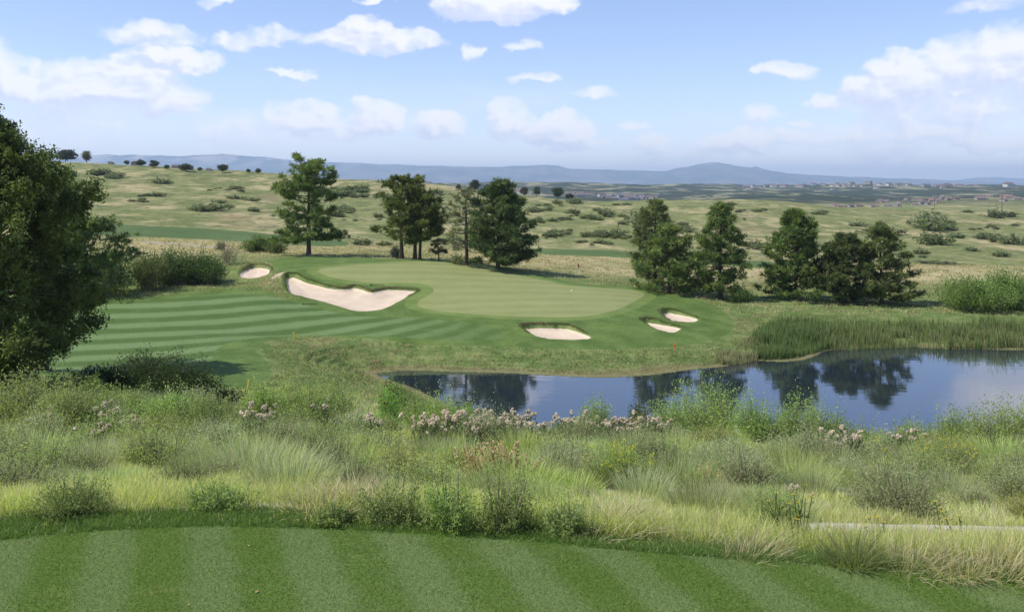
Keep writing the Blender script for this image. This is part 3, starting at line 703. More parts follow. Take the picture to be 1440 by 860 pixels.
def pine(h, prof, cb=0.12, nl=70, lean=(0, 0), stems=((0, 0, 1.0),), tuft=0.46, dens=1.0, gaps=(), dark=(0.030, 0.050, 0.018), light=(0.098, 0.128, 0.040), dead=0.0, special=(), needles=15, skew=0.0):
    """pine with trunk (and limbs) and a crown of needle tufts.  prof: crown radius (m) over height 0..1"""
    gt = Geo(); gc = Geo(); T = []; D = []
    hp = np.array(prof, float) * V3(1, 1.13); dark = np.array(dark) * 2.5; light = np.array(light) * V3(2.35, 2.2, 1.9)
    for sx, sy, sh in stems:
        H = h * sh; k = np.linspace(0, 1, 14)
        wob = np.stack([np.cumsum(R.normal(0, 0.02, 14)) * H * 0.10 + lean[0] * H * k + sx * (1 + 0.35 * k) , np.cumsum(R.normal(0, 0.02, 14)) * H * 0.10 + lean[1] * H * k + sy, k * H - 0.25 * (k == 0)], 1)
        r0 = 0.020 * H + 0.03; tube(gt, wob, r0 * (1 - k) ** 0.8 * np.where(k < 0.03, 1.3, 1) + 0.02, 8)
        P = lambda t: np.array([np.interp(t, k, wob[:, a]) for a in range(3)])
        n = int(nl * (sh if len(stems) == 1 else 0.62))
        az0 = R.random() * 6.28
        lims = []
        for i in range(n):
            nw = max(6, n // 6); t = cb + (0.97 - cb) * ((int(i * nw / n) + 0.5 + R.normal(0, 0.16)) / nw) ** 0.92; t = min(max(t, cb), .975)
            if any(a < t < b for a, b in gaps) and R.random() < 0.8: continue
            az = az0 + i * 2.399 + R.normal(0, 0.35)
            L = np.interp(t, hp[:, 0], hp[:, 1]) * R.uniform(0.55, 1.08) * (1 + skew * math.cos(az))
            lims.append((t, az, L, R.normal(0, 0.10) + np.interp(t, [0, 0.35, 0.75, 1], [-0.12, 0.10, 0.45, 1.0])))
        for s in special: lims.append(s)
        for t, az, L, el in lims:
            if L < 0.25: L = 0.25
            p0 = P(t); dd = V3(math.cos(az) * math.cos(el), math.sin(az) * math.cos(el), math.sin(el))
            kk = np.linspace(0, 1, 5)[:, None]
            sag = -0.10 * L * np.sin(kk * math.pi) + 0.12 * L * kk ** 2
            limb = p0 + dd * L * kk + V3(0, 0, 1) * sag + R.normal(0, 0.03 * L, (5, 3)) * kk
            tube(gt, limb, (0.012 + 0.016 * L) * (1.05 - kk[:, 0]) + 0.008, 4)
            if R.random() < dead + .05: continue
            nt_ = max(4, int((3.2 + 4.1 * L) * dens))
            npf = max(1, int(round(L / 1.25))); pf = R.uniform(0.38 if L > 1.6 else 0.2, 1.0, npf); pf[0] = 1.0; pi_ = R.integers(npf, size=nt_); s = np.clip(pf[pi_] + R.normal(0, 0.07, nt_), 0.1, 1.04)
            po = R.normal(0, 1, (npf, 1)) * (0.16 * L + 0.05)
            base = np.stack([np.interp(s, kk[:, 0], limb[:, a]) for a in range(3)], 1)
            lat = np.cross(dd, V3(0, 0, 1)); lat = lat / max(np.linalg.norm(lat), 1e-6)
            off = lat * (po[pi_] * (1.2 - 0.7 * s[:, None])) + R.normal(0, 0.22 + 0.03 * L, (nt_, 3)) * V3(1.1, 1.1, 0.55) + V3(0, 0, 0.18)
            c = base + off
            for q in range(nt_):
                if R.random() < 0.35: tube(gt, [base[q], 0.5 * (base[q] + c[q]) + V3(0, 0, -.03), c[q]], [0.022, 0.018, 0.012], 3)
            T.append(c); D.append(unit(dd * 0.55 + off * 0.6 + V3(0, 0, 0.55)))
    T = np.concatenate(T); D = np.concatenate(D); n = len(T); m = needles
    nd = unit(np.repeat(D, m, 0) * 0.75 + sph(n * m)); base = np.repeat(T, m, 0) + R.normal(0, 0.12 * tuft / 0.46, (n * m, 3))
    ln = tuft * R.uniform(0.7, 1.25, (n * m, 1)); side = unit(np.cross(nd, sph(n * m))) * ln * 0.13
    tc = tint(n, dark, light, 0.15); col = np.repeat(tc, m, 0) * R.uniform(0.8, 1.2, (n * m, 1))
    v = np.stack([base - side, base + side, base + nd * ln], 1)
    gc.add(v.reshape(-1, 3), t=np.arange(n * m * 3).reshape(-1, 3), col=np.repeat(col, 3, 0))
    zf = h / max(np.max(v[..., 2]), 1e-3)
    for G_ in (gt, gc): G_.v = [a * V3(1, 1, zf) for a in G_.v]
    return gt, gc

def plant_tree(name, loc, gt, gc, label, cat='tree', group=None, rz=0.0, leafmat=None):
    r = empty(name, loc, rz); tag(r, label, cat, group)
    gt.obj('trunk', [M_BARK], r, smooth=True); gc.obj('crown', [leafmat or M_NEEDLE], r)
    return r

def broad_tree(h, env, nclump, nleaf, lsz, cr, dark, light, trunk_h=0.2, nst=5, droop=0.0, wisps=0):
    """leafy tree: env(n) gives clump centres relative to the base"""
    gt = Geo(); gc = Geo()
    C = env(nclump)
    tp = np.array([[0, 0, -.3], [0.1, 0, h * trunk_h * .5], [0.0, .1, h * trunk_h]]); tube(gt, tp, [0.028 * h, 0.022 * h, 0.020 * h], 9)
    mains = []
    for i in range(nst):
        tgt = C[R.integers(len(C))] * V3(.55, .55, 1); tgt[2] = max(tgt[2], h * 0.5)
        k = np.linspace(0, 1, 7)[:, None]; p = tp[2] + (tgt - tp[2]) * k + R.normal(0, .1, (7, 3)) * k * (1.4 - k) + V3(0, 0, 1) * (k - k**2) * h * .12
        tube(gt, p, (0.016 * h) * (1 - k[:, 0]) ** .8 + 0.02, 6); mains.append(p)
    M = np.concatenate(mains + [tp[1:]])
    for c in C:
        d = np.linalg.norm(M - c, axis=1) + 0.8 * np.maximum(M[:, 2] - c[2], 0); p = M[np.argmin(d)]
        k = np.linspace(0, 1, 4)[:, None]; q = p + (c - p) * k + V3(0, 0, 1) * (k - k**2) * .5
        tube(gt, q, 0.035 * (1 - k[:, 0]) + 0.012, 4)
    ctr = C.mean(0)
    for c in C:
        n = int(nleaf * R.uniform(.6, 1.3)); out = unit(c - ctr)
        ns = 9; sd = unit(sph(ns) + out * .9 + V3(0, 0, .35 - droop)); s = R.integers(ns, size=n); t = R.random((n, 1)) ** .7
        p = c + sd[s] * t * cr * R.uniform(.8, 1.5, (ns, 1))[s] + R.normal(0, cr * .13, (n, 3))
        leaves(gc, p, sd[s] * .6 + sph(n) + V3(0, 0, -.4), lsz * R.uniform(.7, 1.3, n), lsz * .62 * R.uniform(.7, 1.2, n), tint(1, dark, light, .1) * R.uniform(.8, 1.22, (n, 1)))
    return gt, gc

def bush(w, d, h, nsh, nlf, lsz, dark, light, upright=0.5, wid=0.5, jag=0.25, stems=True, start=0.25, lobes=4, tips=None, ntips=0.0, tipsz=0.1):
    """shrub of leafy shoots that fan out from a few crowns"""
    g = Geo(); lb = np.stack([R.uniform(-.32, .32, lobes) * w, R.uniform(-.32, .32, lobes) * d, R.uniform(.72, 1.0, lobes) * h], 1); lb[0] = (0, 0, h)
    li = R.integers(lobes, size=nsh); az = R.random(nsh) * 6.283; rr = np.sqrt(R.random(nsh))
    top = np.stack([lb[li, 0] + np.cos(az) * rr * w * .36, lb[li, 1] + np.sin(az) * rr * d * .36, lb[li, 2] * (1 - (.75 - .45 * upright) * rr ** 2.2) * (1 + R.normal(0, jag * .5, nsh))], 1)
    top[:, 2] = np.maximum(top[:, 2], .12 * h)
    base = np.stack([lb[li, 0] * .55 + R.normal(0, .07 * w, nsh), lb[li, 1] * .55 + R.normal(0, .07 * d, nsh), np.full(nsh, -.05)], 1)
    if stems:
        dv = top - base; ln = np.linalg.norm(dv, axis=1); blades(g, base, dv, ln, 0.010 + 0.006 * h, np.zeros((nsh, 3)), (0.20, 0.19, 0.10), 1)
    n = nsh * nlf; t = np.tile(np.linspace(start, 1.02, nlf), nsh)[:, None] + R.normal(0, .03, (n, 1)); i = np.repeat(np.arange(nsh), nlf)
    bow = (top[i] - base[i]) * V3(1, 1, 0) * (t * (1 - t)) * .6
    p = base[i] + (top[i] - base[i]) * t + bow + R.normal(0, .035 * (w + h), (n, 3)) * (1.05 - .55 * t)
    p[:, 2] = np.maximum(p[:, 2], .02)
    c = np.repeat(tint(nsh, dark, light, .1), nlf, 0) * R.uniform(.8, 1.2, (n, 1))
    leaves(g, p, unit(top[i] - base[i]) * .7 + sph(n) * .8, lsz * R.uniform(.7, 1.35, n), lsz * wid * R.uniform(.7, 1.3, n), c)
    if tips is not None:
        k = R.random(nsh) < ntips; q = np.repeat(top[k], 7, 0); q = q + R.normal(0, tipsz * .6, q.shape)
        leaves(g, q, sph(len(q)), tipsz, tipsz * .8, tint(len(q), tips[0], tips[1], .1))
    return g

def fan(w, h, n, bw, dark, light, lean=.5, curve=.25, tip=None, base_r=.22, mix=None, hmin=.55, wind=(0, 0)):
    """tuft of thin stems or blades from one root crown"""
    g = Geo(); az = R.random(n) * 6.283; rr = np.sqrt(R.random(n))
    base = np.stack([np.cos(az) * rr * w * base_r, np.sin(az) * rr * w * base_r, np.full(n, -.03)], 1)
    az2 = az + R.normal(0, .5, n); ln = lean * rr * R.uniform(.6, 1.3, n)
    d = np.stack([np.cos(az2) * ln, np.sin(az2) * ln, np.ones(n)], 1)
    d[:, :2] += np.array(wind) * R.uniform(.2, 1.3, (n, 1)); hh = h * R.uniform(hmin, 1.08, n) * (1 - .25 * rr)
    bend = np.stack([np.cos(az2), np.sin(az2), -np.ones(n) * .6], 1) * (hh * curve * R.uniform(.2, 1.2, n) * (.3 + rr))[:, None]
    col = tint(n, dark, light, .14)
    if mix is not None:
        k = R.random(n) < mix[1]; col[k] = tint(int(k.sum()), mix[0], mix[0], .15)
    blades(g, base, d, hh, bw * R.uniform(.7, 1.3, n), bend, col, 0, None if tip is None else tint(n, tip, tip, .12))
    return g
# ------------------------------------------------------------------ the pines round the green
PG = 'pines round the putting green'
def place_pine(u, v, top, label, y0=100, y1=260, name='pine_tree', w=None, **k):
    p = at(u, v, y0, y1); h = (v - top) / F * p[1]
    gt, gc = pine(h, [(a, r * h) for a, r in w], **k)
    return plant_tree(name, p, gt, gc, label, 'pine tree', PG)
CONE = [(0, .26), (.15, .30), (.35, .27), (.6, .20), (.85, .10), (1, .03)]
place_pine(434, 359, 211, 'tall open pine standing alone with a bare lower trunk and one low hanging bough', 150, 240,
    w=[(0, .28), (.18, .30), (.4, .27), (.55, .24), (.62, .27), (.72, .31), (.85, .24), (.95, .16), (1, .08)], cb=.16, nl=66, lean=(.01, 0), gaps=((.46, .54),), dens=1.3, tuft=.62, needles=16,
    special=((.25, -.25, 6.2, -.12), (.24, -.1, 5.8, -.22), (.23, 3.3, 6.0, -.30), (.26, .1, 5.0, -.25)), skew=-.15)
place_pine(579, 364, 241, 'two-topped pine on a pair of bare trunks, second from the lone pine', 150, 240,
    w=[(0, .1), (.22, .20), (.35, .27), (.55, .28), (.75, .21), (.9, .13), (1, .06)], cb=.24, nl=70, stems=((-1.6, 0, .98), (.5, .4, .97), (1.4, -.3, .78)), dens=1.2, tuft=.58, light=(.105, .130, .036))
place_pine(656, 372, 258, 'thin grey-green pine with a bare trunk showing through its crown', 150, 240,
    w=[(0, .2), (.2, .30), (.4, .33), (.6, .25), (.8, .17), (1, .05)], cb=.16, nl=52, dens=.80, dead=.16, tuft=.50, dark=(.06, .07, .045), light=(.125, .135, .075))
place_pine(700, 378, 247, 'densest dark pine of the group behind the green', 150, 240,
    w=[(0, .3), (.1, .36), (.3, .35), (.5, .30), (.7, .25), (.88, .17), (1, .08)], cb=.07, nl=95, dens=1.35, tuft=.60, dark=(.026, .046, .020), light=(.075, .105, .038), special=((.22, 0.0, 6.4, -.1), (.14, .05, 5.5, -.12)), skew=.12)
place_pine(617, 366, 333, 'small sapling pine between bare trunks behind the green', 150, 240,
    w=[(0, .3), (.4, .36), (.45, .1), (.6, .3), (.8, .24), (1, .08)], cb=.22, nl=16, tuft=.40, dens=1.1, dark=(.022, .035, .02), light=(.05, .07, .035))
place_pine(921, 408, 279, 'narrow pine top rising behind a broad pine', 155, 230, w=[(0, .18), (.3, .24), (.5, .24), (.7, .19), (.85, .12), (1, .03)], cb=.1, nl=72, dens=1.2, tuft=.55, light=(.12, .145, .06), dark=(.05, .065, .03))
place_pine(941, 412, 311, 'broad low-boughed pine beside the green end', 145, 185, w=[(0, .46), (.12, .52), (.3, .48), (.5, .36), (.7, .28), (.88, .16), (1, .05)], cb=.06, nl=66, dens=1.2, tuft=.52, light=(.110, .135, .042))
place_pine(1013, 419, 280, 'tall layered pine with long tapering top beyond the pond mound', 145, 185, w=[(0, .27), (.15, .29), (.3, .27), (.5, .24), (.7, .17), (.85, .10), (1, .02)], cb=.07, nl=88, dens=1.2, tuft=.55, skew=.1)
place_pine(1119, 421, 290, 'dense conical pine with two dark gaps at its foot', 145, 185, w=[(0, .36), (.12, .36), (.3, .30), (.5, .28), (.7, .22), (.87, .12), (1, .03)], cb=.07, nl=105, dens=1.35, tuft=.55, light=(.10, .14, .042))
place_pine(1189, 425, 322, 'rounded dark pine squeezed between a conical and a ragged pine', 140, 185, w=[(0, .30), (.2, .36), (.45, .36), (.7, .29), (.88, .19), (1, .08)], cb=.05, nl=100, dens=1.3, tuft=.55, dark=(.028, .044, .018), light=(.072, .095, .034))
place_pine(1240, 428, 309, 'ragged pine with long low boughs at the end of the row', 140, 185, w=[(0, .30), (.12, .36), (.3, .30), (.5, .25), (.7, .20), (.88, .12), (1, .03)], cb=.06, nl=78, dens=1.1, tuft=.55, dark=(.04, .055, .026), special=((.32, 0, 5.0, .05), (.2, .1, 5.2, .0), (.1, -.1, 5, -.05)), skew=.1)

# the big leafy tree by the tee and the pine behind it
def env_big(n):
    t = np.sqrt(R.random(n)) if False else R.random(n)
    hz = np.interp(t, [0, 1], [0.9, 13.2]); hz = hz + R.normal(0, .3, n)
    rad = np.interp(hz, [0, 1.2, 2.2, 3.5, 4.8, 7, 8.4, 10.3, 11.3, 12.4, 13.4], [1.4, 2.4, 4.7, 5.6, 5.0, 4.6, 4.4, 3.8, 2.8, 1.5, .5])
    az = R.random(n) * 6.283; rr = np.where(R.random(n) < .72, R.uniform(.72, 1.0, n), np.sqrt(R.random(n)))
    lob = .97 + .17 * np.sin(3 * az + hz * 1.3) + .15 * np.sin(5 * az - hz * 2.1) + R.normal(0, .09, n)
    return np.stack([np.cos(az) * rr * rad * lob, np.sin(az) * rr * rad * lob, hz], 1)
pb = at(-36, 549, 38, 60)
gt, gc = broad_tree(13.0, env_big, 640, 265, .185, .80, (.058, .088, .025), (.180, .220, .058), .16, 7)
plant_tree('leafy_tree', pb, gt, gc, 'big dark leafy tree beside the tee, its crown cut by the picture edge', 'tree', None, 0, M_LEAF)
pp = at(62, 520, 52, 90); hh = (520 - 228) / F * pp[1]
gt, gc = pine(hh, [(0, 4.0), (.3, 4.8), (.55, 5.0), (.66, 5.2), (.8, 3.6), (.92, 2.0), (1, .8)], cb=.3, nl=62, tuft=.42, dens=1.7, needles=20, dark=(.035, .055, .022), light=(.075, .10, .036), special=((.64, .0, 6.6, .0), (.60, .15, 7.6, -.05), (.70, -.1, 5.4, .05), (.57, -.1, 7.0, -.12)))
plant_tree('pine_tree', pp, gt, gc, 'pine half hidden behind the big leafy tree, long boughs sticking out', 'pine tree')

# ------------------------------------------------------------------ shrubs one can tell apart
def put_bush(u, v, wpx, hpx, label, y0=30, y1=260, name='shrub', cat='shrub', group=None, dfac=.9, mats=None, **k):
    p = at(u, v, y0, y1); s = p[1] / F; w = wpx * s; h = (hpx + min(11, max(0, HV + F * (EZ - p[2]) / p[1] - v))) * s
    br = k.pop('br', 1.0 if group and 'shade' in group else 1.6)  # shade group stays unbrightened: the tree's shade is put into the leaf tint
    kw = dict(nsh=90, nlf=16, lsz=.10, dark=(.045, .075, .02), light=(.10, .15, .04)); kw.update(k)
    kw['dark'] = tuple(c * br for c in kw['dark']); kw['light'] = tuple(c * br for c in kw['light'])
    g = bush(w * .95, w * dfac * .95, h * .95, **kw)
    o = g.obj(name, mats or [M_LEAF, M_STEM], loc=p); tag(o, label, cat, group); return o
DG = dict(dark=(.040, .068, .018), light=(.085, .130, .032))
put_bush(160, 414, 98, 72, 'tall dark leafy shrub standing beside the big tree', 80, 160, upright=.8, nsh=330, nlf=26, lsz=.29, **DG)
put_bush(200, 408, 66, 54, 'yellow-green upright shrub next to the tall dark shrub', 80, 160, upright=.85, nsh=240, nlf=22, lsz=.27, dark=(.07, .085, .025), light=(.14, .16, .05))
put_bush(112, 425, 60, 40, 'low shrub at the shaded foot of the big tree beside fairway', 80, 160, nsh=90, nlf=18, lsz=.24, **DG)
put_bush(246, 400, 96, 50, 'rounded green shrub beside the small bunker, the wider of two', 85, 170, nsh=420, nlf=24, lsz=.29, lobes=7, **DG)
put_bush(290, 398, 74, 42, 'low dense dark green shrub between wider shrub and small bunker', 85, 170, nsh=360, nlf=24, lsz=.27, lobes=6, dark=(.036, .066, .02), light=(.07, .125, .03))
put_bush(320, 373, 44, 40, 'grey-green bare-stemmed shrub above the small bunker', 100, 200, upright=.9, nsh=90, nlf=12, lsz=.20, wid=.35, dark=(.10, .105, .07), light=(.17, .17, .12))
put_bush(312, 352, 20, 15, 'small grey shrub on the slope past the bare-stemmed shrub', 150, 260, nsh=60, nlf=12, lsz=.26, dark=(.10, .105, .07), light=(.15, .15, .10))
put_bush(362, 355, 46, 24, 'bright green shrub at the foot of the lone pine', 150, 240, nsh=220, nlf=16, lsz=.34, dark=(.06, .09, .025), light=(.12, .16, .045))
put_bush(392, 356, 34, 20, 'olive shrub under the low bough of the lone pine', 150, 240, nsh=90, nlf=14, lsz=.30, dark=(.07, .09, .03), light=(.13, .15, .05))
put_bush(557, 363, 20, 20, 'small round grey sage shrub beside two bare pine trunks', 150, 240, nsh=90, nlf=12, lsz=.26, upright=.7, dark=(.12, .13, .085), light=(.19, .19, .13))
put_bush(640, 371, 30, 14, 'low pale shrub at the foot of the thin pine', 150, 240, nsh=70, nlf=12, lsz=.28, dark=(.10, .12, .05), light=(.18, .19, .09))
put_bush(1043, 424, 40, 22, 'small dark shrub beside the layered pine', 130, 190, nsh=110, nlf=14, lsz=.28, **DG)
put_bush(960, 409, 70, 14, 'yellow-green weeds on the mound edge under the broad pine', 130, 180, nsh=110, nlf=12, lsz=.24, upright=.9, dark=(.10, .13, .03), light=(.19, .22, .06))
put_bush(1365, 436, 90, 48, 'large bright green willow bush past the end of the pines', 118, 170, name='willow_bush', cat='willow bush', br=2.0, nsh=520, nlf=26, lsz=.29, lobes=8, dark=(.075, .115, .028), light=(.15, .21, .058))
put_bush(1410, 434, 74, 56, 'tallest bright green willow bush, behind the reeds', 122, 175, name='willow_bush', cat='willow bush', br=2.0, nsh=480, nlf=26, lsz=.29, lobes=7, dark=(.075, .115, .028), light=(.145, .20, .055))
put_bush(1452, 438, 50, 34, 'dull green willow bush at the picture edge behind the reeds', 122, 175, name='willow_bush', cat='willow bush', nsh=130, nlf=18, lsz=.25, lobes=4, dark=(.06, .08, .03), light=(.11, .14, .05))

FL = dict(nlf=26, lsz=.105)
WB = 'dark willow bushes in the shade of the big tree'  # their leaf colours are darkened to carry the tree's shade
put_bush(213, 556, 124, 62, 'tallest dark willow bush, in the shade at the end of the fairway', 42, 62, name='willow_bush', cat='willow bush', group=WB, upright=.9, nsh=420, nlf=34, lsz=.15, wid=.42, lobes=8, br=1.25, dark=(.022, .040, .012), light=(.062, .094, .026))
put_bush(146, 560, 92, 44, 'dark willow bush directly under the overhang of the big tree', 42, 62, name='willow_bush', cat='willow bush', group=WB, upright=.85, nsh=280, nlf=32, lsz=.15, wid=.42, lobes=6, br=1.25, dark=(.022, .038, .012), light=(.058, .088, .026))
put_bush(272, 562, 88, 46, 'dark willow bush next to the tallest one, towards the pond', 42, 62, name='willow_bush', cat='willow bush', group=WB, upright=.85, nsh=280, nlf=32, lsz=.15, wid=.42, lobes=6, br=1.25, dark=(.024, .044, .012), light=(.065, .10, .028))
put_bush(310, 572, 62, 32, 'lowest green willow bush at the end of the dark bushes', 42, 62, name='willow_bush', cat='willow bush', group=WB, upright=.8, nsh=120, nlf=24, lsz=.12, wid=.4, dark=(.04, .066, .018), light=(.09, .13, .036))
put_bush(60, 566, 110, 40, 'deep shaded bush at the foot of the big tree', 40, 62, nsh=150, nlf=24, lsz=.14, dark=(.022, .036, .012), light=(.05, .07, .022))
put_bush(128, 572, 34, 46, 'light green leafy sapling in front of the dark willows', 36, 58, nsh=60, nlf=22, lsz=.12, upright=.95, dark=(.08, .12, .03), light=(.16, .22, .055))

MS = 'green shrubs along the top of the meadow slope'
msh = [ # u, v, w, h, label, kind
 (20,612,130,62,'broad olive shrub nearest the edge of the picture under the big tree',0), (98,622,104,62,'olive shrub with bare dark stems and pale seed heads beside it',0), (165,602,96,44,'low green shrub below the dark willow bushes',1), (232,606,90,40,'green shrub below the tallest dark willow',1),
 (292,610,84,40,'green shrub between dark willows and the taller leafy shrub',1), (372,600,60,42,'tall leafy shrub with pale heads where the path of grass meets the slope',2), (420,606,86,52,'bright leafy shrub below the rounded tip of the mown grass',2), (470,588,62,46,'dull green shrub by the tip of the pond',1),
 (543,592,36,44,'small bright shrub with dark red leaves, in front of the pond tip',3), (588,572,52,34,'feathery green shrub on the near pond shore under the reflections',1), (622,606,60,40,'leafy shrub in front of the dark reflection',2), (655,598,40,30,'small shrub beside the leafy one before the dark reflection',1),
 (838,594,64,38,'grey-green willow shrub before the blue water, standing alone',1), (898,610,32,40,'small very dark shrub among the pink seed heads',4), (950,602,74,42,'willow shrub beside the dark one, at the water',1), (1000,612,92,58,'widest green willow shrub on the near pond shore',2), (1062,612,84,52,'green willow shrub next to the widest one',1), (1120,616,80,46,'green shrub where the water comes closest',2), (1165,628,62,40,'last low shrub of the row before open water',1),
 (1215,640,60,30,'low shrub under open water',1), (1290,640,74,36,'shrub with pale thistle heads before the wide water',1), (1350,640,82,44,'leafy shrub before the wide water beside yellow flowers',2), (1410,642,96,56,'tall leafy shrub at the end of the row before wide water',2), (1462,640,80,60,'shrub cut by the picture edge before the water',1)]
KN = [dict(dark=(.095,.115,.040),light=(.175,.20,.072)), dict(dark=(.095,.130,.042),light=(.185,.235,.078)), dict(dark=(.088,.122,.036),light=(.180,.225,.068)), dict(dark=(.065,.13,.026),light=(.19,.32,.065),tips=((.10,.02,.02),(.16,.05,.03)),ntips=.2), dict(dark=(.032,.052,.018),light=(.07,.098,.034))]
for u, v, w, h, l, k in msh:
    put_bush(u, v, w * 1.22, h * 1.32, l, 28, 52, group=MS, upright=.72, nsh=int(120 + w * 1.9), nlf=26, lsz=.082, jag=.5, lobes=6, br=2.3, **KN[k])

TS = 'leafy weeds growing against the tee collar'
for u, v, w, h, l, k in [(640,742,86,76,'dark leafy weed clump against the tee collar, the middle of three',2), (704,744,84,78,'leafy weed clump with a dark heart against the collar, beside tan stalks',2), (560,732,96,52,'lower green weed clump against the collar beside straw grass',1), (100,722,110,48,'broad low weed clump behind the collar under the big tree',1), (300,716,80,34,'low weeds behind the collar at the bend of the tee edge',1), (800,752,70,46,'thin weed clump between dark weeds and straw tufts',1), (468,736,50,26,'small weed clump in front of the straw grass',1),(1090,742,80,54,'bright fern-like weed clump in front of the path',2),(1245,716,70,42,'fern-like weed clump past the path, among yellow-green grass',2)]:
    put_bush(u, v, w * 1.25, h * .82, l, 9, 40, name='weed_clump', cat='weeds', group=TS, upright=.75, nsh=int(110 + w * .9), nlf=32, lsz=.036, wid=.36, jag=1.0, lobes=9, start=.10, br=2.3, **KN[k])
put_bush(868, 690, 130, 58, 'yellow-flowered shrub in the middle of the meadow', 14, 40, name='flowering_shrub', cat='shrub', nsh=240, nlf=26, lsz=.05, wid=.3, upright=.8, br=2.0, dark=(.09, .13, .03), light=(.19, .24, .06), tips=((.55, .50, .04), (.70, .62, .06)), ntips=.20, tipsz=.035)
put_bush(1330, 672, 150, 56, 'yellow-flowered shrub below the wide water', 14, 40, name='flowering_shrub', cat='shrub', nsh=240, nlf=24, lsz=.055, wid=.3, upright=.8, br=2.0, dark=(.08, .12, .03), light=(.17, .22, .06), tips=((.62, .45, .03), (.72, .56, .05)), ntips=.16, tipsz=.045)

# ------------------------------------------------------------------ feathery mounds in the meadow
kinds = []
for dk, lt, tp, n, bw in [((.22,.28,.12),(.40,.48,.21),(.50,.56,.28),1100,.010), ((.26,.30,.16),(.46,.50,.28),(.56,.58,.37),1100,.009), ((.24,.30,.11),(.43,.50,.18),(.54,.60,.24),1100,.010), ((.20,.25,.12),(.37,.41,.20),(.48,.49,.28),1000,.011)]:
    kinds.append(fan(1.25, .85, n, bw, dk, lt, lean=.55, curve=.12, tip=tp, base_r=.42, hmin=.30).mesh('rabbitbrush', [M_BLADE]))
for dk, lt in [((0.310,0.364,0.186),(0.512,0.574,0.310)), ((0.264,0.333,0.116),(0.465,0.566,0.178)), ((0.295,0.341,0.093),(0.527,0.574,0.155)), ((0.232,0.279,0.124),(0.403,0.449,0.202))]:
    kinds.append(bush(1.35, 1.3, .80, 330, 15, .050, dk, lt, upright=.8, wid=.30, jag=.45, lobes=7, start=.22).mesh('sagebrush', [M_LEAF, M_STEM]))
def clear_of(p, q, r): return all((p[0]-a[0])**2 + (p[1]-a[1])**2 > r*r for a in q)
done = []; tries = 0
while len(done) < 240 and tries < 6000:
    tries += 1
    y = 12.5 + 27 * R.random() ** .8; x = R.uniform(-.60, .60) * y
    u = 720 + F * x / y
    if sdf(PATH, np.array([x]), np.array([y]))[0] < .5 or sdf(COLLAR, np.array([x]), np.array([y]))[0] < .8: continue
    if y < 19 and u > 860 and R.random() < .7: continue
    if not clear_of((x, y), done, .75 + .012 * y): continue
    if y > 25 and 520 < u < 985 and R.random() < .75: continue
    done.append((x, y)); k = int(R.integers(8))
    o = link(bpy.data.objects.new('rabbitbrush' if k < 4 else 'sagebrush', kinds[k])); s = R.uniform(.6, 1.25) * (.72 if y < 17 else 1.0) * (1.0 + .012 * (y - 12))
    o.location = (x, y, gz(x, y)); o.rotation_euler = (R.normal(0, .06), R.normal(0, .06), R.random() * 6.28); o.scale = (s * R.uniform(.9, 1.3), s * R.uniform(.9, 1.3), s * R.uniform(.75, 1.0))
    where = 'close behind the tee' if y < 19 else ('half way down the meadow slope' if y < 30 else 'low on the slope towards the pond')
    tag(o, ['soft green feathery', 'pale grey-green feathery', 'yellow-green feathery', 'dull olive feathery', 'grey sage leafy', 'fresh green small-leaved', 'yellow-green small-leaved', 'olive small-leaved'][k] + ' mound ' + where, 'brush', 'mounds of brush in the meadow: ' + ['soft green', 'grey-green', 'yellow-green', 'olive', 'sage', 'fresh green leafy', 'yellow leafy', 'olive leafy'][k] + ' ' + where)

# straw tufts
strawm = [fan(.9, .62, 330, .010, (.40,.33,.19), (.60,.50,.32), lean=.5, curve=.6, tip=(.64,.55,.38), base_r=.5, mix=((.22,.28,.10), .35), hmin=.3, wind=w_).mesh('straw_tuft', [M_BLADE]) for w_ in ((.5, -.2), (-.5, -.1), (.15, -.3))]
for i, (u, v, s, l) in enumerate([(452,718,1.0,'pale straw grass leaning over the collar'), (486,716,1.05,'brightest straw tuft beside the weed clumps'), (520,708,.8,'small straw tuft behind the brightest one'), (842,752,1.0,'straw tuft by the collar between weeds and path'), (878,748,1.1,'biggest straw tuft at the start of the path'), (905,742,.7,'short straw tuft on the path edge'), (1060,782,.8,'straw tuft on the collar where the path comes into view'), (975,764,.7,'low straw tuft on the collar'),(1000,745,.6,'small straw tuft by the path edge'), (1290,800,.8,'straw tuft on the collar past the spiky clump'), (1340,802,.9,'tall straw tuft on the collar below the path'), (1400,806,.9,'straw tuft on the collar where the path leaves the picture'), (1436,800,.8,'straw tuft cut by the picture edge'), (1010,700,.7,'dry tuft on the brown patch of the slope'), (640,690,.6,'dry tuft beside the tan dock stalks'),(250,690,.5,'thin dry tuft behind the bend of the tee'),(380,700,.6,'dry tuft above the straw by the collar'),(1180,760,.6,'dry tuft between path and spiky clump')]):
    p = at(u, v, 8.5, 40); o = link(bpy.data.objects.new('straw_tuft', strawm[i % 3])); o.location = p; k = s * p[1] / 11.5 if p[1] < 20 else s * 1.3
    o.scale = (k, k, k * .95); o.rotation_euler = (R.normal(0, .08), R.normal(.0, .08), R.normal(0, .5)); tag(o, l, 'grass tuft', 'dry straw tufts')
p = at(1200, 793, 8.5, 20)
o = fan(.8, .50, 420, .007, (.10, .14, .04), (.22, .27, .09), lean=.8, curve=.4, base_r=.25, hmin=.3, tip=(.33,.34,.16)).obj('spiky_grass_clump', [M_BLADE], loc=p); tag(o, 'dark spiky grass clump at the collar edge in front of the path', 'grass clump')
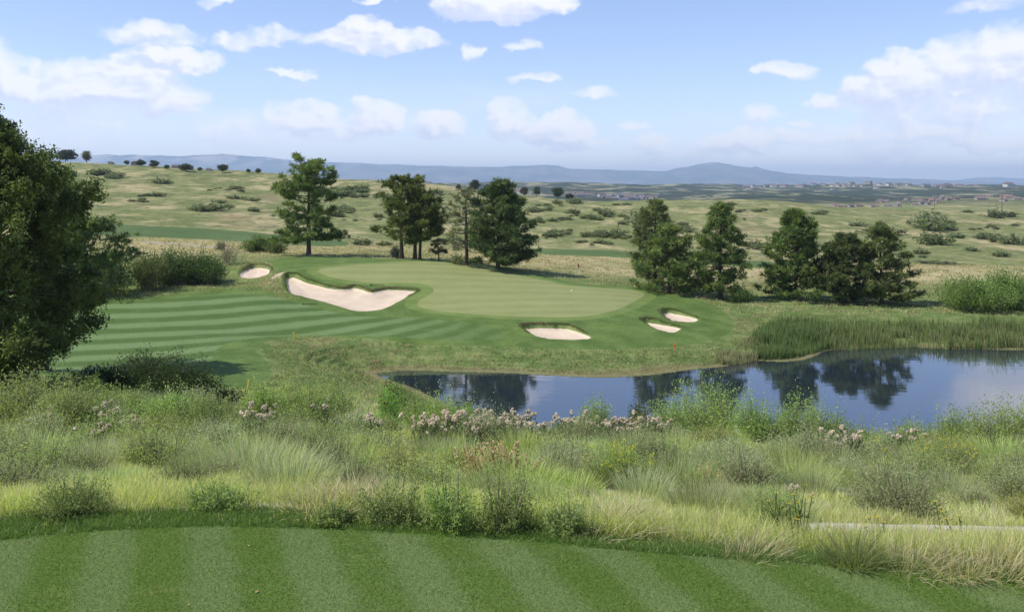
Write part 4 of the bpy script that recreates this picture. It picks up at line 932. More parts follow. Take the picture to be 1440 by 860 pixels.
# tan dock stalks
def dock(h, n):
    g = Geo()
    for i in range(n):
        a = R.random() * 6.28; b = V3(math.cos(a), math.sin(a), 0) * R.uniform(0, .48); d = unit(V3(R.normal(0, .18), R.normal(0, .18), 1)); hh = h * R.uniform(.55, 1)
        k = np.linspace(0, 1, 6)[:, None]; pts = b + d * hh * k + V3(R.normal(0, .12), R.normal(0, .1), 0) * k**3
        tube(g, pts, np.full(6, .006), 3, (.34, .22, .12))
        m = 46; t = R.uniform(.35, 1, m); c = np.stack([np.interp(t, k[:, 0], pts[:, q]) for q in range(3)], 1) + R.normal(0, .022, (m, 3))
        leaves(g, c, sph(m) + V3(0, 0, .6), .065, .040, tint(m, (.48, .37, .22), (.70, .57, .37)))
    return g
for u, v, h, n, l in [(690,688,1.0,36,'tall tan dock stalks gone to seed in the meadow centre'), (735,690,.75,20,'shorter brown dock stalks beside the tall tan ones'), (330,672,.5,8,'few tan dock stalks below the olive shrubs'), (1005,692,.5,12,'brown stalks on a bare patch of the slope')]:
    p = at(u, v, 14, 40); o = dock(h * p[1] / 18, n).obj('dock_plant', [M_BLADE], loc=p); tag(o, l, 'dock plant', 'dock plants in the meadow')

# thistles gone to fluff
def thistle(n, h):
    g = Geo(); heads = []
    for i in range(n):
        b = V3(R.normal(0, .22), R.normal(0, .22), 0); d = unit(V3(R.normal(0, .16), R.normal(0, .16), 1)); hh = h * R.uniform(.7, 1.05); t = b + d * hh
        tube(g, [b, b + d * hh * .5 + R.normal(0, .02, 3), t], [.012, .010, .006], 4, (.18, .21, .10))
        m = 26; q = R.uniform(.1, .95, m)[:, None]; leaves(g, b + d * hh * q + R.normal(0, .06, (m, 3)), sph(m), .15, .045, tint(m, (.09, .125, .045), (.20, .23, .09)))
        f = Geo()
        for j in range(R.integers(1, 4)):
            c = t + R.normal(0, .030, 3) + V3(0, 0, .02); m = 34; leaves(f, c + sph(m) * R.uniform(.01, .056, (m, 1)), sph(m), .06, .05, tint(m, (.66, .54, .45), (.82, .72, .62)))
        heads.append(f.mesh('seed_head', [M_FLUFF]))
    return g.mesh('thistle', [M_LEAF]), heads
tm = [thistle(9, 1.0) for _ in range(4)]
tl = [(590,606),(612,604),(628,600),(645,606),(662,602),(676,606),(694,608),(708,604),(722,606),(740,604),(785,600),(800,604),(812,602),(826,606),(848,604),(866,604),(880,602),(893,606),(600,608),(620,610),(637,607),(655,609),(670,611),(686,606),(701,611),(715,609),(731,608),(750,610),(765,606),(792,606),(820,609),(840,606),(858,608),(873,606),(886,609),(905,607),(922,609),(938,607),(915,604),(930,606),(946,604),(530,610),(500,596),(77,596),(96,596),(122,592),(152,604),(174,604),(190,606),(140,622),(350,606),(378,588),(420,576),(448,590),(1164,632),(1182,632),(1200,634),(1260,628),(1285,622),(1306,624),(1370,620),(1396,622),(1440,614),(1115,722),(60,606)]
for i, (u, v) in enumerate(tl):
    p = at(u, v + 20 if v < 700 else v, 18, 46); a, b = tm[i % 4]
    r = link(bpy.data.objects.new('thistle', a))
    for m_ in b: c = link(bpy.data.objects.new('seed_head', m_)); c.parent = r
    s = R.uniform(.75, 1.1) * (.5 if v > 700 else 1); r.location = p; r.scale = (s, s, s); r.rotation_euler = (0, 0, R.random() * 6.28)
    if u < 480: w, gr = 'among the olive shrubs under the big tree', 'thistles among the olive shrubs'
    elif v > 700: w, gr = 'alone in the grass before the path', None
    elif u < 760: w, gr = 'below the dark pine reflection', 'thistles below the dark reflection'
    elif u < 1000: w, gr = 'below the narrow blue water', 'thistles below the narrow water'
    else: w, gr = 'below the wide open water', 'thistles below the wide water'
    tag(r, 'thistle with pinkish white seed fluff ' + w, 'thistle', gr)

# yellow meadow flowers
def yflower(n, h):
    g = Geo()
    for i in range(n):
        b = V3(R.normal(0, .06), R.normal(0, .06), 0); t = b + V3(R.normal(0, .14), R.normal(0, .14), h * R.uniform(.6, 1.15)); tube(g, [b, .5 * (b + t), t], [.005, .005, .004], 3, (.10, .14, .04))
        m = 9; a = np.arange(m) * 6.283 / m; ax = np.stack([np.cos(a), np.sin(a), np.full(m, .15)], 1); leaves(g, t + ax * .011, ax, .022, .012, tint(m, (.78, .62, .03), (.80, .68, .05), .05), 0, 3)
        leaves(g, t + R.normal(0, .003, (6, 3)), sph(6), .010, .010, (.16, .09, .02))
        m = 8; leaves(g, b + (t - b) * R.uniform(.1, .8, (m, 1)) + R.normal(0, .03, (m, 3)), sph(m), .07, .02, tint(m, (.08, .12, .03), (.14, .18, .05)))
    return g
for u, v, n, l in [(1125,768,9,'yellow daisies in the grass before the path'), (1240,772,4,'few yellow daisies between path and spiky clump'), (1345,770,4,'yellow daisies below the end of the path'), (98,676,3,'two or three yellow daisies on the slope under the big tree'), (1090,762,3,'single yellow daisies before the path, among straw')]:
    p = at(u, v, 9, 40); o = yflower(n, .48).obj('yellow_daisy', [M_LEAF], loc=p); tag(o, l, 'wildflower', 'yellow daisies')
# ------------------------------------------------------------------ uncountable grass
def inside(P, x, y, m=0.0): return sdf(P, x, y) < m
def grass(name, label, x, y, per, spread, h, w, pal, lean=.35, curve=.25, keep=None, straw=.25, hz=None):
    """blades in small clumps; pal: list of (dark, light, tip) picked by a slow noise"""
    n = len(x); i = np.repeat(np.arange(n), per); N = len(i)
    bx = x[i] + R.normal(0, 1, N) * spread[i]; by = y[i] + R.normal(0, 1, N) * spread[i]
    if keep is not None:
        k = keep(bx, by); bx, by, i = bx[k], by[k], i[k]; N = len(i)
    z = ground_z(bx, by) - .02
    ca = R.normal(0, 1, (n, 2)) * .12
    d = np.stack([R.normal(0, lean, N) + ca[i, 0], R.normal(0, lean, N) + ca[i, 1], np.ones(N)], 1)
    hh = h[i] * R.uniform(.5, 1.1, N); az = R.random(N) * 6.283
    bend = np.stack([np.cos(az), np.sin(az), -.5 * np.ones(N)], 1) * (hh * curve * R.random(N))[:, None]
    sel = np.clip((fbm(x * .18, y * .18, 201, 3) * 1.6 + .5 + R.normal(0, .16, n)) * len(pal), 0, len(pal) - .01).astype(int)
    D = np.array([p[0] for p in pal]); L = np.array([p[1] for p in pal]); T = np.array([p[2] for p in pal])
    f = R.random((N, 1)); c = (D[sel[i]] * (1 - f) + L[sel[i]] * f) * (1 + R.normal(0, .12, (N, 1))); t = T[sel[i]] * (1 + R.normal(0, .15, (N, 1)))
    s = R.random(N) < straw * (0.4 + 1.2 * vnoise(bx * .5, by * .5, 205)); sc = np.array([.56, .47, .29]) * R.uniform(.7, 1.25, (N, 1)); c[s] = sc[s]; t[s] = sc[s] * 1.15
    g = Geo(); blades(g, np.stack([bx, by, z], 1), d, hh, w[i], bend, np.clip(c, .01, 1), 0, np.clip(t, .01, 1))
    o = g.obj(name, [M_MASS]); tag(o, label, 'grass', None, 'stuff'); return o
def sample(n, y0, y1, half=.62, p=1.0):
    y = (R.random(n) * (y1**p - y0**p) + y0**p) ** (1 / p); return R.uniform(-half, half, n) * y, y
GP = [((0.260,0.334,0.100),(0.457,0.522,0.175),(0.671,0.682,0.275)), ((0.229,0.320,0.075),(0.440,0.551,0.137),(0.609,0.682,0.200)), ((0.366,0.393,0.188),(0.609,0.594,0.324),(0.780,0.770,0.449)), ((0.305,0.393,0.100),(0.579,0.654,0.188),(0.762,0.780,0.275)), ((0.609,0.522,0.250),(0.780,0.755,0.375),(0.780,0.780,0.550))]
off = lambda bx, by: (sdf(PATH, bx, by) > .12) & (sdf(COLLAR, bx, by) > .0)
# close meadow
x, y = sample(7500, 9.0, 17, .66, 1.6); k = vnoise(x * .9, y * .9, 62) + R.normal(0, .12, len(x)) > .34; x, y = x[k], y[k]; grass('meadow_grass', 'mixed green and straw meadow grass close behind the tee', x, y, 22, np.full(len(x), .12), .20 + .24 * vnoise(x, y, 3), np.full(len(x), .0075), GP[:4], .30, .35, off, .22)
x, y = sample(6000, 16, 29, .62, 1.8); k = vnoise(x * .55, y * .55, 61) + R.normal(0, .1, len(x)) > .36; x, y = x[k], y[k]; grass('meadow_grass', 'mixed green and grey meadow grass half way down the slope', x, y, 20, np.full(len(x), .16), .16 + .24 * vnoise(x * .6, y * .6, 4), np.full(len(x), .0115), GP, .28, .3, off, .22)
x, y = sample(6500, 28, 50, .62, 1.6); grass('meadow_grass', 'green meadow grass low on the slope above the pond', x, y, 16, np.full(len(x), .24), .20 + .25 * vnoise(x * .5, y * .5, 5), np.full(len(x), .019), GP[:2] + GP[3:4], .28, .28, None, .14)
x, y = sample(3600, 49, 82, .60, 1.3); dry = lambda bx, by: (sdf(POND, bx, by) > .1) & (sdf(SURR, bx, by) > .3)
k = dry(x, y); x, y = x[k], y[k]; grass('meadow_grass', 'rough grass on the hidden foot of the slope by the pond', x, y, 14, np.full(len(x), .4), .45 + .3 * vnoise(x * .3, y * .3, 6), np.full(len(x), .03), GP, .3, .3, dry, .2)
# tall sparse straw in front of the path
x = R.uniform(-1.0, 7.4, 2600); y = R.uniform(8.6, 13.6, 2600); k = (sdf(COLLAR, x, y) > .02) & (sdf(PATH, x, y) > .1) & (vnoise(x * 1.3, y * 1.3, 71) > .36); x, y = x[k], y[k]
grass('meadow_grass', 'tall straw and green grass between the tee collar and the path', x, y, 15, np.full(len(x), .10), .19 + .24 * vnoise(x * .9, y * .9, 72), np.full(len(x), .0065), GP[0:2] + GP[3:5], .30, .5, off, .34)
# bank between the pond and the mown ground
nobk = lambda a, b: np.min([bunker_sd(P, a, b) for P in BUNK], 0) > .3
bankok = lambda bx, by: (sdf(POND, bx, by) > .05) & (sdf(SURR, bx, by) > .15) & nobk(bx, by)
x, y = sample(15000, 78, 134, .40, 1.0); x = x - 3
k = bankok(x, y); x, y = x[k], y[k]; s = sdf(SURR, x, y, 8)
BP = [((.10,.155,.042),(.18,.245,.066),(.23,.28,.095)), ((.14,.175,.062),(.23,.26,.105),(.30,.31,.15)), ((.10,.16,.04),(.175,.245,.062),(.23,.29,.085)), ((.24,.20,.115),(.38,.32,.19),(.46,.39,.25))]
grass('bank_grass', 'shaggy olive grass on the bank between pond and mown ground', x, y, 9, np.full(len(x), .30), np.where(s < 1.5, .16, .24) + .26 * vnoise(x * .35, y * .35, 7) ** 2, np.full(len(x), .05), BP, .45, .4, bankok, .16)
# native straw grass behind the green and under the pines
x, y = sample(15000, 134, 262, .62, 1.2); nat = lambda bx, by: (sdf(SURR, bx, by) > .1) & (sdf(FAR1, bx, by) > 0) & (sdf(FAR2, bx, by) > 0) & (sdf(TRACK, bx, by) > .1) & nobk(bx, by)
k = nat(x, y); x, y = x[k], y[k]
SP = [((0.216,0.223,0.095),(0.324,0.304,0.149),(0.432,0.392,0.216)), ((0.351,0.304,0.162),(0.499,0.419,0.236),(0.621,0.527,0.311)), ((0.405,0.338,0.189),(0.567,0.472,0.270),(0.675,0.567,0.351)), ((0.176,0.203,0.074),(0.270,0.284,0.121),(0.365,0.351,0.176))]
grass('straw_grass', 'dry straw coloured grass behind the green and round the pines', x, y, 8, np.full(len(x), .45), .28 + .3 * vnoise(x * .1, y * .1, 8), np.full(len(x), .09), SP, .4, .35, nat, .3)
# brown grass hanging on the bunker lips
bx, by = [], []
for P, w in zip(BUNK, (1, 1, .6, .6, .6)):
    Q = smooth_poly(P, 5); lo, hi = P[:, 1].min(), P[:, 1].max(); g = (Q[:, 1] - lo) / (hi - lo); xl = (Q[:, 0] - P[:, 0].min()) / (np.ptp(P[:, 0]))
    k = (g > .45) | (xl < .12); q = np.repeat(Q[k], 5, 0) + R.normal(0, .10, (k.sum() * 5, 2)); bx.append(q[:, 0]); by.append(q[:, 1])
x = np.concatenate(bx); y = np.concatenate(by)
lipok = lambda a, b: np.min([bunker_sd(P, a, b) for P in BUNK], 0) > -.12
grass('lip_grass', 'brown and green tufts hanging on the bunker lips', x, y, 7, np.full(len(x), .14), np.full(len(x), .20), np.full(len(x), .04), [((.07,.11,.028),(.13,.18,.05),(.17,.21,.07)), ((.08,.105,.03),(.15,.17,.06),(.20,.20,.10)), ((.15,.115,.06),(.26,.20,.12),(.30,.25,.15))], .5, .5, lipok, .06)
pl = [(360,402),(372,396),(384,398),(392,404),(400,412),(410,418),(378,408),(396,392),(345,400),(305,406),(320,403)]
pp_ = np.array([at(u, v, 90, 200)[:2] for u, v in pl for _ in range(26)]) + R.normal(0, 1.3, (len(pl) * 26, 2))
k = np.min([bunker_sd(P, pp_[:, 0], pp_[:, 1]) for P in BUNK], 0) > 0; pp_ = pp_[k]
grass('straw_grass', 'tan tufted grass round the small bunker and the big bunker end', pp_[:, 0], pp_[:, 1], 9, np.full(len(pp_), .25), np.full(len(pp_), .34), np.full(len(pp_), .05), SP, .5, .4, lambda a, b: np.min([bunker_sd(P, a, b) for P in BUNK], 0) > .45, .25)
# cattails along the far shore
def reed_band(label, pts, n, h, dk, lt, tip, y0=84):
    P = px_poly(pts, y0, 150); lo, hi = P.min(0), P.max(0); a = R.uniform(lo[0], hi[0], n * 3); b = R.uniform(lo[1], hi[1], n * 3); k = inside(P, a, b); a, b = a[k][:n], b[k][:n]
    k = vnoise(a * .35, b * .5, 301) + R.normal(0, .15, len(a)) > .30; a, b = a[k], b[k]
    z = np.maximum(ground_z(a, b), POND_Z - .3); m = len(a); d = np.stack([R.normal(0, .10, m), R.normal(0, .10, m), np.ones(m)], 1)
    az = R.random(m) * 6.28; hh = h * R.uniform(.55, 1.1, m) * (.45 + 1.0 * vnoise(a * .3, b * .3, 302)); bend = np.stack([np.cos(az), np.sin(az), -.6 * np.ones(m)], 1) * (hh * .22 * R.random(m) ** 2)[:, None]
    g = Geo(); blades(g, np.stack([a, b, z], 1), d, hh, np.full(m, .075), bend, tint(m, dk, lt, .15), 0, tint(m, tip, tip, .2)); o = g.obj('cattail_reeds', [M_MASS]); tag(o, label, 'reeds', None, 'stuff')
reed_band('dense dark green cattail reeds where the pond narrows', [(1062,500),(1110,503),(1160,489),(1172,474),(1160,458),(1100,456),(1062,470)], 7000, 1.45, (.075,.125,.042), (.15,.22,.075), (.21,.27,.10))
reed_band('long band of green cattail reeds along the far pond shore', [(1165,489),(1260,487),(1350,490),(1440,491),(1600,492),(1600,462),(1440,460),(1300,460),(1200,460),(1165,464)], 13000, 1.7, (.085,.135,.042), (.18,.245,.078), (.26,.31,.12))
reed_band('sparse pale reeds on the muddy point of the pond', [(1020,514),(1060,506),(1075,492),(1060,478),(1030,490),(1005,505)], 2200, 1.0, (.15,.18,.08), (.29,.30,.14), (.40,.37,.22))
reed_band('tan reeds mixed into the long cattail band', [(1165,489),(1290,487),(1440,491),(1440,470),(1290,468),(1165,470)], 1300, 1.5, (.22,.19,.10), (.34,.29,.17), (.40,.34,.21))
reed_band('green rushes on the near shore at the narrow end of the pond', [(548,551),(575,562),(620,588),(690,614),(690,628),(600,604),(550,572)], 4600, 1.15, (.09,.135,.042), (.19,.25,.08), (.27,.31,.13), 60)
# short grass of the collar
x = R.uniform(-6.6, 6.6, 60000); y = R.uniform(8.2, 11.2, 60000); k = (sdf(COLLAR, x, y) < .10) & (sdf(TEE, x, y) > .0); x, y = x[k], y[k]
grass('collar_grass', 'thick dark grass of the tee collar', x, y, 4, np.full(len(x), .03), np.full(len(x), .11), np.full(len(x), .0065), [((.065,.14,.025),(.14,.245,.05),(.20,.29,.08))], .55, .5, lambda a, b: sdf(TEE, a, b) > .01, .05)
x = R.uniform(-6.2, 6.2, 42000); y = R.uniform(7.6, 10.4, 42000); k = sdf(TEE, x, y) < -.01; x, y = x[k], y[k]
# blades of the tee turf, laid over by the mower in turn to and fro
x = R.uniform(-6.2, 6.0, 150000); y = R.uniform(7.7, 10.3, 150000); k = sdf(TEE, x, y) < .01; x, y = x[k], y[k]; n = len(x)
q = x + .343 * y + .10 * fbm(x * 1.1, y * 1.1, 81, 2); st = sstep(-.75, .75, np.sin((q - .13) * 2 * math.pi / .95) + .8 * fbm(x * .7, y * 2.8, 82, 3))[:, None] * .8 + .1
dd = V3(-.324, .946, 0) * (st * 2 - 1) * .55 + R.normal(0, .5, (n, 3)) * V3(1, 1, 0) + V3(0, 0, 1)
g = Geo(); c = (np.array([.145,.228,.044]) * (1 - st) + np.array([.230,.305,.108]) * st) * (1 + R.normal(0, .16, (n, 1)))
k = R.random(n) < .03; c[k] = np.array([.34, .31, .14]) * R.uniform(.7, 1.2, (k.sum(), 1))
blades(g, np.stack([x, y, ground_z(x, y) - .004], 1), dd, R.uniform(.014, .030, n), .0045, R.normal(0, .004, (n, 3)), np.clip(c, .01, 1)); o = g.obj('tee_grass', [M_MASS]); tag(o, 'close-mown striped grass of the tee', 'grass', None, 'stuff')
# ------------------------------------------------------------------ oak scrub and bushes on the hillside
sk = []
for j in range(6):
    w = 1; g = bush(2.0, 1.6, [.8, 1.0, .7, .9, .6, 1.1][j], 70, 9, .22, (.14, .165, .078), (.24, .265, .125), upright=.6, lobes=5, stems=False, start=.3, jag=.4)
    sk.append(g.mesh('scrub_bush', [M_LEAF]))
nsc = 0
def scrub(u, v, wpx, hpx, label, group):
    global nsc
    p = at(u, v, 178, 960); 
    if min(sdf(FAR1, p[:1], p[1:2])[0], sdf(FAR2, p[:1], p[1:2])[0]) < .5: return
    o = link(bpy.data.objects.new('scrub_bush', sk[int(R.integers(6))])); s = p[1] / F
    o.location = p; o.scale = (wpx * s / 2, wpx * s / 2, hpx * s * .8); o.rotation_euler = (0, 0, R.random() * 6.28); tag(o, label, 'bush', group); nsc += 1
one = [(225,258,40,11,'largest dark scrub clump high on the ridge slope'), (298,298,46,11,'wide dark scrub clump in the middle of the open slope'), (355,298,26,10,'scrub clump beside the wide one on the open slope'), (505,345,44,13,'dark bush behind the straw between two pine groups, the wider'), (538,346,30,12,'dark bush behind the straw between two pine groups, the smaller'),
       (1308,344,60,22,'biggest rounded scrub clump past the ragged pine'), (1345,334,34,13,'rounded scrub clump above the biggest one past the pines'), (1384,336,36,16,'dark rounded scrub clump near the end of the ridge'), (1405,360,36,13,'pair of low dark bushes on straw ground above the bright willow'), (1398,342,24,14,'small round bush above the low pair'), (1425,345,40,18,'scrub clump at the picture edge on the slope'), (1325,373,84,9,'long low green bush line above the bright willow'), (1245,330,60,14,'broad scrub behind the top of the ragged pine'), (1205,318,28,8,'scrub behind the pine row, under the bare ridge'), (1365,352,30,8,'flat oblong bush below the rounded clumps')]
for a in one: scrub(*a, None)
areas = [('low scrub on the ridge slope above the far fairway', [(130,250,60,4),(160,262,40,5),(190,275,60,6),(330,262,80,8),(300,280,90,14),(240,285,80,14)], 44, 16, 4.5),
         ('low scrub between lone pine and the paired trunks', [(470,268,50,6),(520,275,40,6),(500,295,40,10),(490,318,40,10),(530,305,40,12)], 34, 20, 6.5),
         ('dense oak scrub on the slope past the densest pine', [(800,322,60,14),(850,330,50,10),(780,335,40,6),(880,318,40,10),(830,305,50,8),(780,305,40,7),(850,342,50,6)], 112, 14, 5.5),
         ('scattered scrub between the layered pines', [(960,345,30,10),(975,318,30,12),(1065,335,30,12),(1060,300,50,6),(1070,350,25,8)], 28, 16, 5.5),
         ('scrub along the end of the ridge past the pines', [(1330,318,50,6),(1400,322,50,7),(1290,318,30,6),(1400,305,50,5),(1280,360,30,6)], 34, 19, 6.5),
         ('tiny scattered bushes on the far grass crest', [(720,288,60,6),(800,290,60,6),(900,290,60,6),(1000,292,50,5),(570,272,50,5),(1130,300,60,6)], 18, 12, 3.2)]
for lab, cl, n, wm, hm in areas:
    per = n // len(cl) + 1
    for cu, cv, ru, rv in cl:
        for _ in range(per):
            if _ % 5 == 0: ku, kv = cu + R.normal(0, ru * .6), cv + R.normal(0, rv * .6)
            f = math.exp(R.normal(0, .5)); scrub(ku + R.normal(0, wm * .75), kv + R.normal(0, hm * .28), wm * f, hm * f, lab, lab)

# ------------------------------------------------------------------ trees along the skyline
def rtree(h, w, n=34, dark=(.045,.068,.034), light=(.095,.125,.055)):
    gt = Geo(); gc = Geo(); tube(gt, [(0, 0, -.3), (.05, 0, h * .3), (0, .05, h * .8)], [h * .03, h * .025, h * .01], 6)
    c = sph(n) * R.uniform(.35, 1, (n, 1)) ** .6 * V3(w * .36, w * .36, h * .36) + V3(0, 0, h * .56)
    for p in c:
        tube(gt, [(0, 0, h * .35), tuple(p * V3(.5, .5, .85)), tuple(p)], [h * .012, h * .008, h * .004], 3)
        m = 44; q = p + R.normal(0, 1, (m, 3)) * V3(w * .085, w * .085, h * .06); leaves(gc, q, sph(m), .11 * w * R.uniform(.7, 1.2, m), .06 * w, tint(1, dark, light, .12) * R.uniform(.8, 1.2, (m, 1)))
    return gt, gc
sk_t = [(122,226,15,18,'pale thin tree on the ridge skyline beside the big leafy tree',1), (92,224,34,18,'broad dark tree on the skyline partly behind the big leafy tree',0), (198,234,15,10,'low tree on the skyline next to the reddish house',0), (216,236,16,11,'rounded tree on the skyline, second along the ridge from the reddish house',0), (262,240,22,11,'wide flat tree standing over the pale shed',0), (234,238,10,6,'small bush-like tree between rounded tree and pale shed',0), (281,240,8,6,'tiny tree just past the pale shed',0), (313,242,17,13,'lone round dark tree on the ridge skyline',0), (349,243,8,6,'smaller of two little trees past the lone round one',0), (363,244,10,7,'larger of two little trees past the lone round one',0), (178,231,9,7,'small leaning tree on the skyline before the reddish house',1),
        (668,268,18,17,'round dark tree on the skyline between the thin and the densest pine',0), (737,275,15,13,'dull brown-green tree just past the densest pine, on the crest',1), (755,275,12,15,'upright narrow tree on the crest, middle of three past the densest pine',0), (784,277,20,17,'widest tree on the crest, its top round, in front of the town',0), (801,278,13,10,'low tree leaning on the widest crest tree',0), (645,266,10,8,'small tree on the skyline behind the thin pine',0)]
for i, (u, v, w, h, l, k) in enumerate(sk_t):
    p = at(u, v + 1, 400, 900); s = p[1] / F
    gt, gc = rtree(h * s, w * s, dark=(.045,.068,.034) if k == 0 else (.09,.095,.06), light=(.095,.125,.055) if k == 0 else (.15,.155,.10)); plant_tree('ridge_tree', p, gt, gc, l, 'tree', 'trees along the skyline', 0, M_LEAF)

# ------------------------------------------------------------------ houses
WALLS = [flat_mat('wall_' + n, c, .8) for n, c in (('cream', (0.374,0.338,0.288)), ('tan', (0.288,0.230,0.180)), ('rose', (0.288,0.216,0.187)), ('white', (0.475,0.461,0.439)), ('grey', (0.259,0.259,0.266)))]
ROOFS = [flat_mat('roof_' + n, c, .85) for n, c in (('brown', (.17,.12,.10)), ('slate', (.15,.15,.17)), ('red', (.24,.16,.14)))]
M_GLASS = flat_mat('dark_window', (.05,.06,.07), .2, .1)
def box(g, x0, x1, y0, y1, z0, z1, mat=0):
    v = [(x, y, z) for x in (x0, x1) for y in (y0, y1) for z in (z0, z1)]
    g.add(v, q=[(0,1,3,2),(4,6,7,5),(0,4,5,1),(2,3,7,6),(0,2,6,4),(1,5,7,3)], mat=mat)
def house_meshes(w, d, h, rh, wing):
    g = Geo(); box(g, -w/2, w/2, -d/2, d/2, -1, h)
    def gable(r, x0, x1, y0, y1, z, hh, ov=.5):
        ym = (y0 + y1) / 2; r.add([(x0-ov,y0-ov,z-.2),(x1+ov,y0-ov,z-.2),(x1+ov,ym,z+hh),(x0-ov,ym,z+hh),(x0-ov,y1+ov,z-.2),(x1+ov,y1+ov,z-.2)], t=[(0,3,4),(1,5,2)], q=[(0,1,2,3),(3,2,5,4),(0,4,5,1)])
    r = Geo(); gable(r, -w/2, w/2, -d/2, d/2, h + .01, rh)
    if wing:
        box(g, w/2 - .02, w/2 + w*.4, -d*.3, d*.3, -1, h*.62); gable(r, w/2 + .55, w/2 + w*.4, -d*.3, d*.3, h*.62 + .01, rh*.6, .45)
    q = None
    return g, r, q
HM = []
for wi, W_ in enumerate(WALLS):
    for ri, R_ in enumerate(ROOFS):
        g, r, q = house_meshes(*[(14, 10, 5.8, 3, True), (18, 11, 6.2, 3.2, False), (12, 9, 3.4, 2.6, True)][(wi + ri) % 3])
        HM.append((g.mesh('house', [W_]), r.mesh('roof', [R_]), None))
def house(u, v, y, s, k, label, group):
    x = (u - 720) / F * y; z = gz(x, y); a, b, c = HM[k % len(HM)]
    o = link(bpy.data.objects.new('house', a)); o.location = (x, y, z); o.scale = (s, s, s); o.rotation_euler = (0, 0, R.normal(0, .5)); tag(o, label, 'house', group)
    for m in (b,): ch = link(bpy.data.objects.new(m.name.split('.')[0], m)); ch.parent = o
def yat(u, v, y0, y1):
    p = hit(u, v, y0, y1); return p[1]
hs = [('houses of the new estate on the valley floor past the pines', [(1180,291,22,2),(1235,289,40,3),(1270,286,30,3),(1295,285,20,3),(1325,284,16,2)], 60, 1300, 2400, .48, (2, 5, 7, 8, 6, 12, 4)),
      ('houses strung along the rim of the far mesa', [(1180,264,50,2),(1260,265,50,1.5),(1340,266,40,1.5),(1130,263,30,1.5),(1080,262,30,1)], 58, 3600, 5200, 1.35, (0, 1, 9, 10, 11, 12)),
      ('town houses in the valley beyond the crest trees', [(850,279,30,3),(820,276,20,2),(880,281,25,2),(905,281,20,2),(720,273,25,3),(700,270,25,3),(690,266,20,3)], 70, 1700, 3300, 1.0, (0, 4, 9, 13, 12, 1)),
      ('scattered houses at the foot of the far hillside', [(1390,283,25,3),(1420,284,20,3),(1360,285,20,2)], 10, 1300, 2600, .9, (2, 8, 6)),
      ('houses in the valley past the lone pine', [(480,256,25,2),(520,257,30,2),(555,258,20,2),(600,257,20,2)], 26, 3000, 5200, 1.4, (0, 9, 12))]
for lab, cl, n, y0, y1, s, ks in hs:
    for cu, cv, ru, rv in cl:
        for _ in range(max(2, n // len(cl))):
            u = cu + R.normal(0, ru * .6); v = cv + R.normal(0, rv * .6); house(u, v, yat(u, v, y0, y1) + R.normal(0, 30), s * R.uniform(.8, 1.25), ks[int(R.integers(len(ks)))], lab, lab)
house(190, 232, yat(190, 232, 500, 800) + 14, .36, 8, 'reddish house low on the ridge skyline among small trees', None)
house(262, 240, yat(262, 240, 500, 800) + 4, .36, 9, 'pale shed under the wide flat skyline tree', None)
house(247, 239, yat(247, 239, 500, 800) + 8, .32, 7, 'brown barn beside the pale shed on the skyline', None)
house(293, 241, yat(293, 241, 500, 800) + 4, .22, 9, 'small white building on the skyline before the lone round tree', None)
house(1418, 263, yat(1418, 266, 3000, 5200), 2.2, 9, 'pale house alone on the bare end of the mesa', None)
house(155, 229, yat(155, 229, 500, 800) + 10, .22, 0, 'little white house where the ridge begins', None)

# ------------------------------------------------------------------ poles, stakes, flags, rakes
M_WOOD = flat_mat('pole_wood', (.16, .12, .09), .9); M_YEL = flat_mat('yellow_paint', (.72, .55, .04), .5, .05); M_ORG = flat_mat('orange_paint', (.70, .20, .05), .5, .05)
M_RED = flat_mat('red_cloth', (.50, .03, .04), .8, .1); M_WHT = flat_mat('white_paint', (.80, .80, .78), .4, .03); M_DARK = flat_mat('dark_plastic', (.04, .045, .04), .5, .1)
for u, v, y, h, l in [(1409, 305, 690, 13.5, 'tall wooden utility pole on the bare plain near the picture edge'), (1314, 297, 1050, 12, 'smaller wooden utility pole before the new estate'), (1200, 292, 1300, 12, 'faint utility pole on the plain above the pine row')]:
    x = (u - 720) / F * y; r = empty('utility_pole', (x, y, gz(x, y))); tag(r, l, 'utility pole', 'utility poles on the plain')
    g = Geo(); tube(g, [(0, 0, -1), (0, 0, h)], [.30, .22], 8); g.obj('pole', [M_WOOD], r)
    g = Geo(); box(g, -1.6, 1.6, -.3, -.23, h - 1.4, h - 1.1); box(g, -1.2, 1.2, -.3, -.23, h - 3.0, h - 2.75); g.obj('crossarm', [M_WOOD], r)
    for xx in (-1.4, -.7, .7, 1.4): g = Geo(); tube(g, [(xx, -.26, h - 1.1), (xx, -.26, h - .75)], [.09, .07], 6); g.obj('insulator', [M_WHT], r)
def stake(u, v, hpx, mat, l, y0=60, y1=140):
    p = at(u, v, y0, y1); h = hpx / F * p[1]; g = Geo(); b = .05 + .0002 * p[1]
    box(g, -b, b, -b * .6, b * .6, -.2, h * .92); g.add([(-b, -b*.6, h*.92), (b, -b*.6, h*.92), (b, b*.6, h*.92), (-b, b*.6, h*.92), (0, 0, h)], t=[(0,1,4),(1,2,4),(2,3,4),(3,0,4)])
    o = g.obj('hazard_stake', [mat], loc=p); o.rotation_euler = (0, R.normal(0.04, .05), R.normal(0, .3)); tag(o, l, 'stake', 'hazard stakes')
stake(413, 477, 11, M_YEL, 'yellow stake leaning at the top of the shaggy bank')
stake(348, 545, 12, M_YEL, 'yellow stake at the rounded tip of the mown grass')
stake(948, 491, 9, M_ORG, 'orange stake on the bank below the two small bunkers')
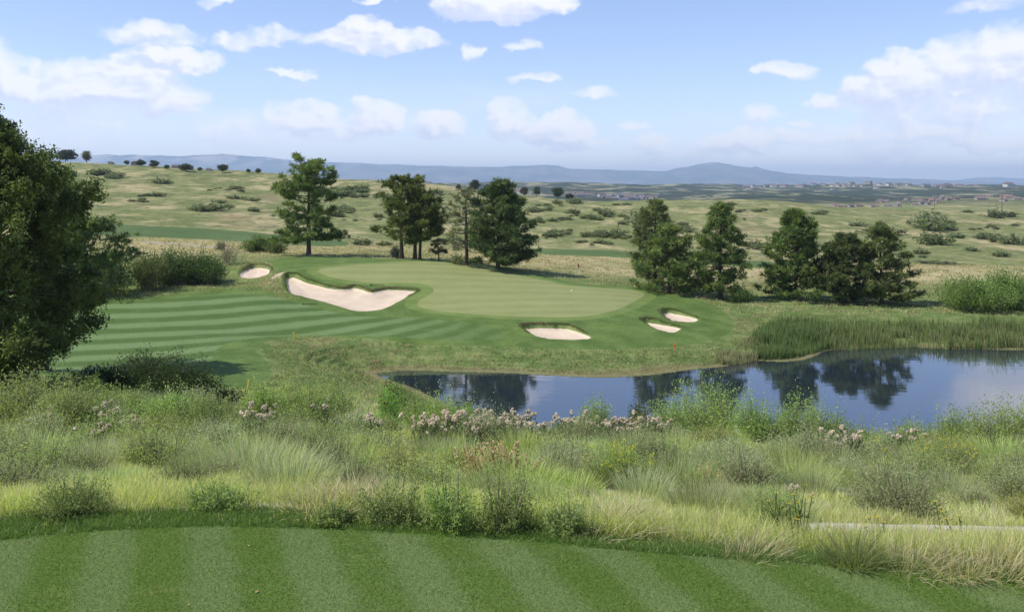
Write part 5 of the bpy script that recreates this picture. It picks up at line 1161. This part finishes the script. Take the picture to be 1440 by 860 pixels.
def flag(u, v, hpx, l, y0, y1, fw=.55, side=1):
    p = at(u, v, y0, y1); h = hpx / F * p[1]; r = empty('flagstick', p); tag(r, l, 'flag')
    g = Geo(); tube(g, [(0, 0, -.2), (0, 0, h)], [.045, .035], 8); g.obj('stick', [M_WHT], r)
    k = np.linspace(0, 1, 8); v_ = np.concatenate([np.stack([side * k * fw * .5, -.12 * np.sin(k * 5) * k, np.full(8, z0) - .42 * k ** 1.4], 1) for z0 in (h - .02, h - .62)])
    g = Geo(); g.add(v_ + V3(.02 * side, 0, 0), q=[(i, i + 1, i + 9, i + 8) for i in range(7)]); g.obj('cloth', [M_RED], r)
flag(812, 399, 18, 'red golf flag on a white stick in the straw grass behind the green', 165, 230)
flag(1053, 424, 13, 'small red flag beside the shrub at the foot of the layered pine', 130, 190)
p = at(804, 409, 100, 170); g = Geo(); tube(g, [(0,0,-.05),(0,0,.10),(0,0,.15),(0,0,.18)], [.09,.10,.08,.02], 12); o = g.obj('green_marker', [M_WHT], smooth=True, loc=p); tag(o, 'small white marker standing on the putting green', 'marker')
def rake(u, v, rz, l):
    p = at(u, v, 100, 180); r = empty('bunker_rake', p + V3(0, 0, .06), rz); tag(r, l, 'rake', 'bunker rakes')
    g = Geo(); tube(g, [(-.9, 0, .02), (.9, 0, .06)], [.035, .035], 6); g.obj('handle', [M_DARK], r)
    g = Geo(); box(g, -.98, -.9, -.42, .42, 0, .10)
    for t in np.linspace(-.38, .38, 9): box(g, -.97, -.93, t - .015, t + .015, -.08, 0)
    g.obj('rake_head', [M_DARK], r)
rake(437, 428, .15, 'dark rake lying on the mown grass below the big bunker'); rake(531, 401, -.1, 'dark rake lying on the far lip of the big bunker')
M_DRY = flat_mat('dead_leaf', (.42, .27, .15), .8, .3, 30)
for u, v, s, l in [(361, 833, 0.024, 'largest tan dead leaf lying on the tee stripes'), (350, 768, 0.019, 'tan dead leaf on the tee near its dark collar'), (265, 851, 0.016, 'small dead leaf at the bottom edge of the tee'), (304, 757, 0.013, 'tiny dead leaf beside the collar on a pale stripe'), (128, 777, 0.013, 'tiny pale leaf on the tee, farthest along from the others')]:
    p = at(u, v, 7.3, 12); k = np.linspace(-1, 1, 7); wv = np.sqrt(np.maximum(0, 1 - k**2)) * .45 + .03
    v_ = np.concatenate([np.stack([k, sg * wv, .10 * k**2 + .12 * abs(sg) * wv], 1) for sg in (-1, 0, 1)]) * s; g = Geo(); g.add(v_, q=[(i + a * 7, i + 1 + a * 7, i + 8 + a * 7, i + 7 + a * 7) for i in range(6) for a in (0, 1)])
    o = g.obj('fallen_leaf', [M_DRY], loc=p + V3(0, 0, .01)); o.rotation_euler = (0, 0, R.random() * 6); tag(o, l, 'leaf', 'fallen leaves on the tee')
print('scrub', nsc, 'objects', len(bpy.data.objects))
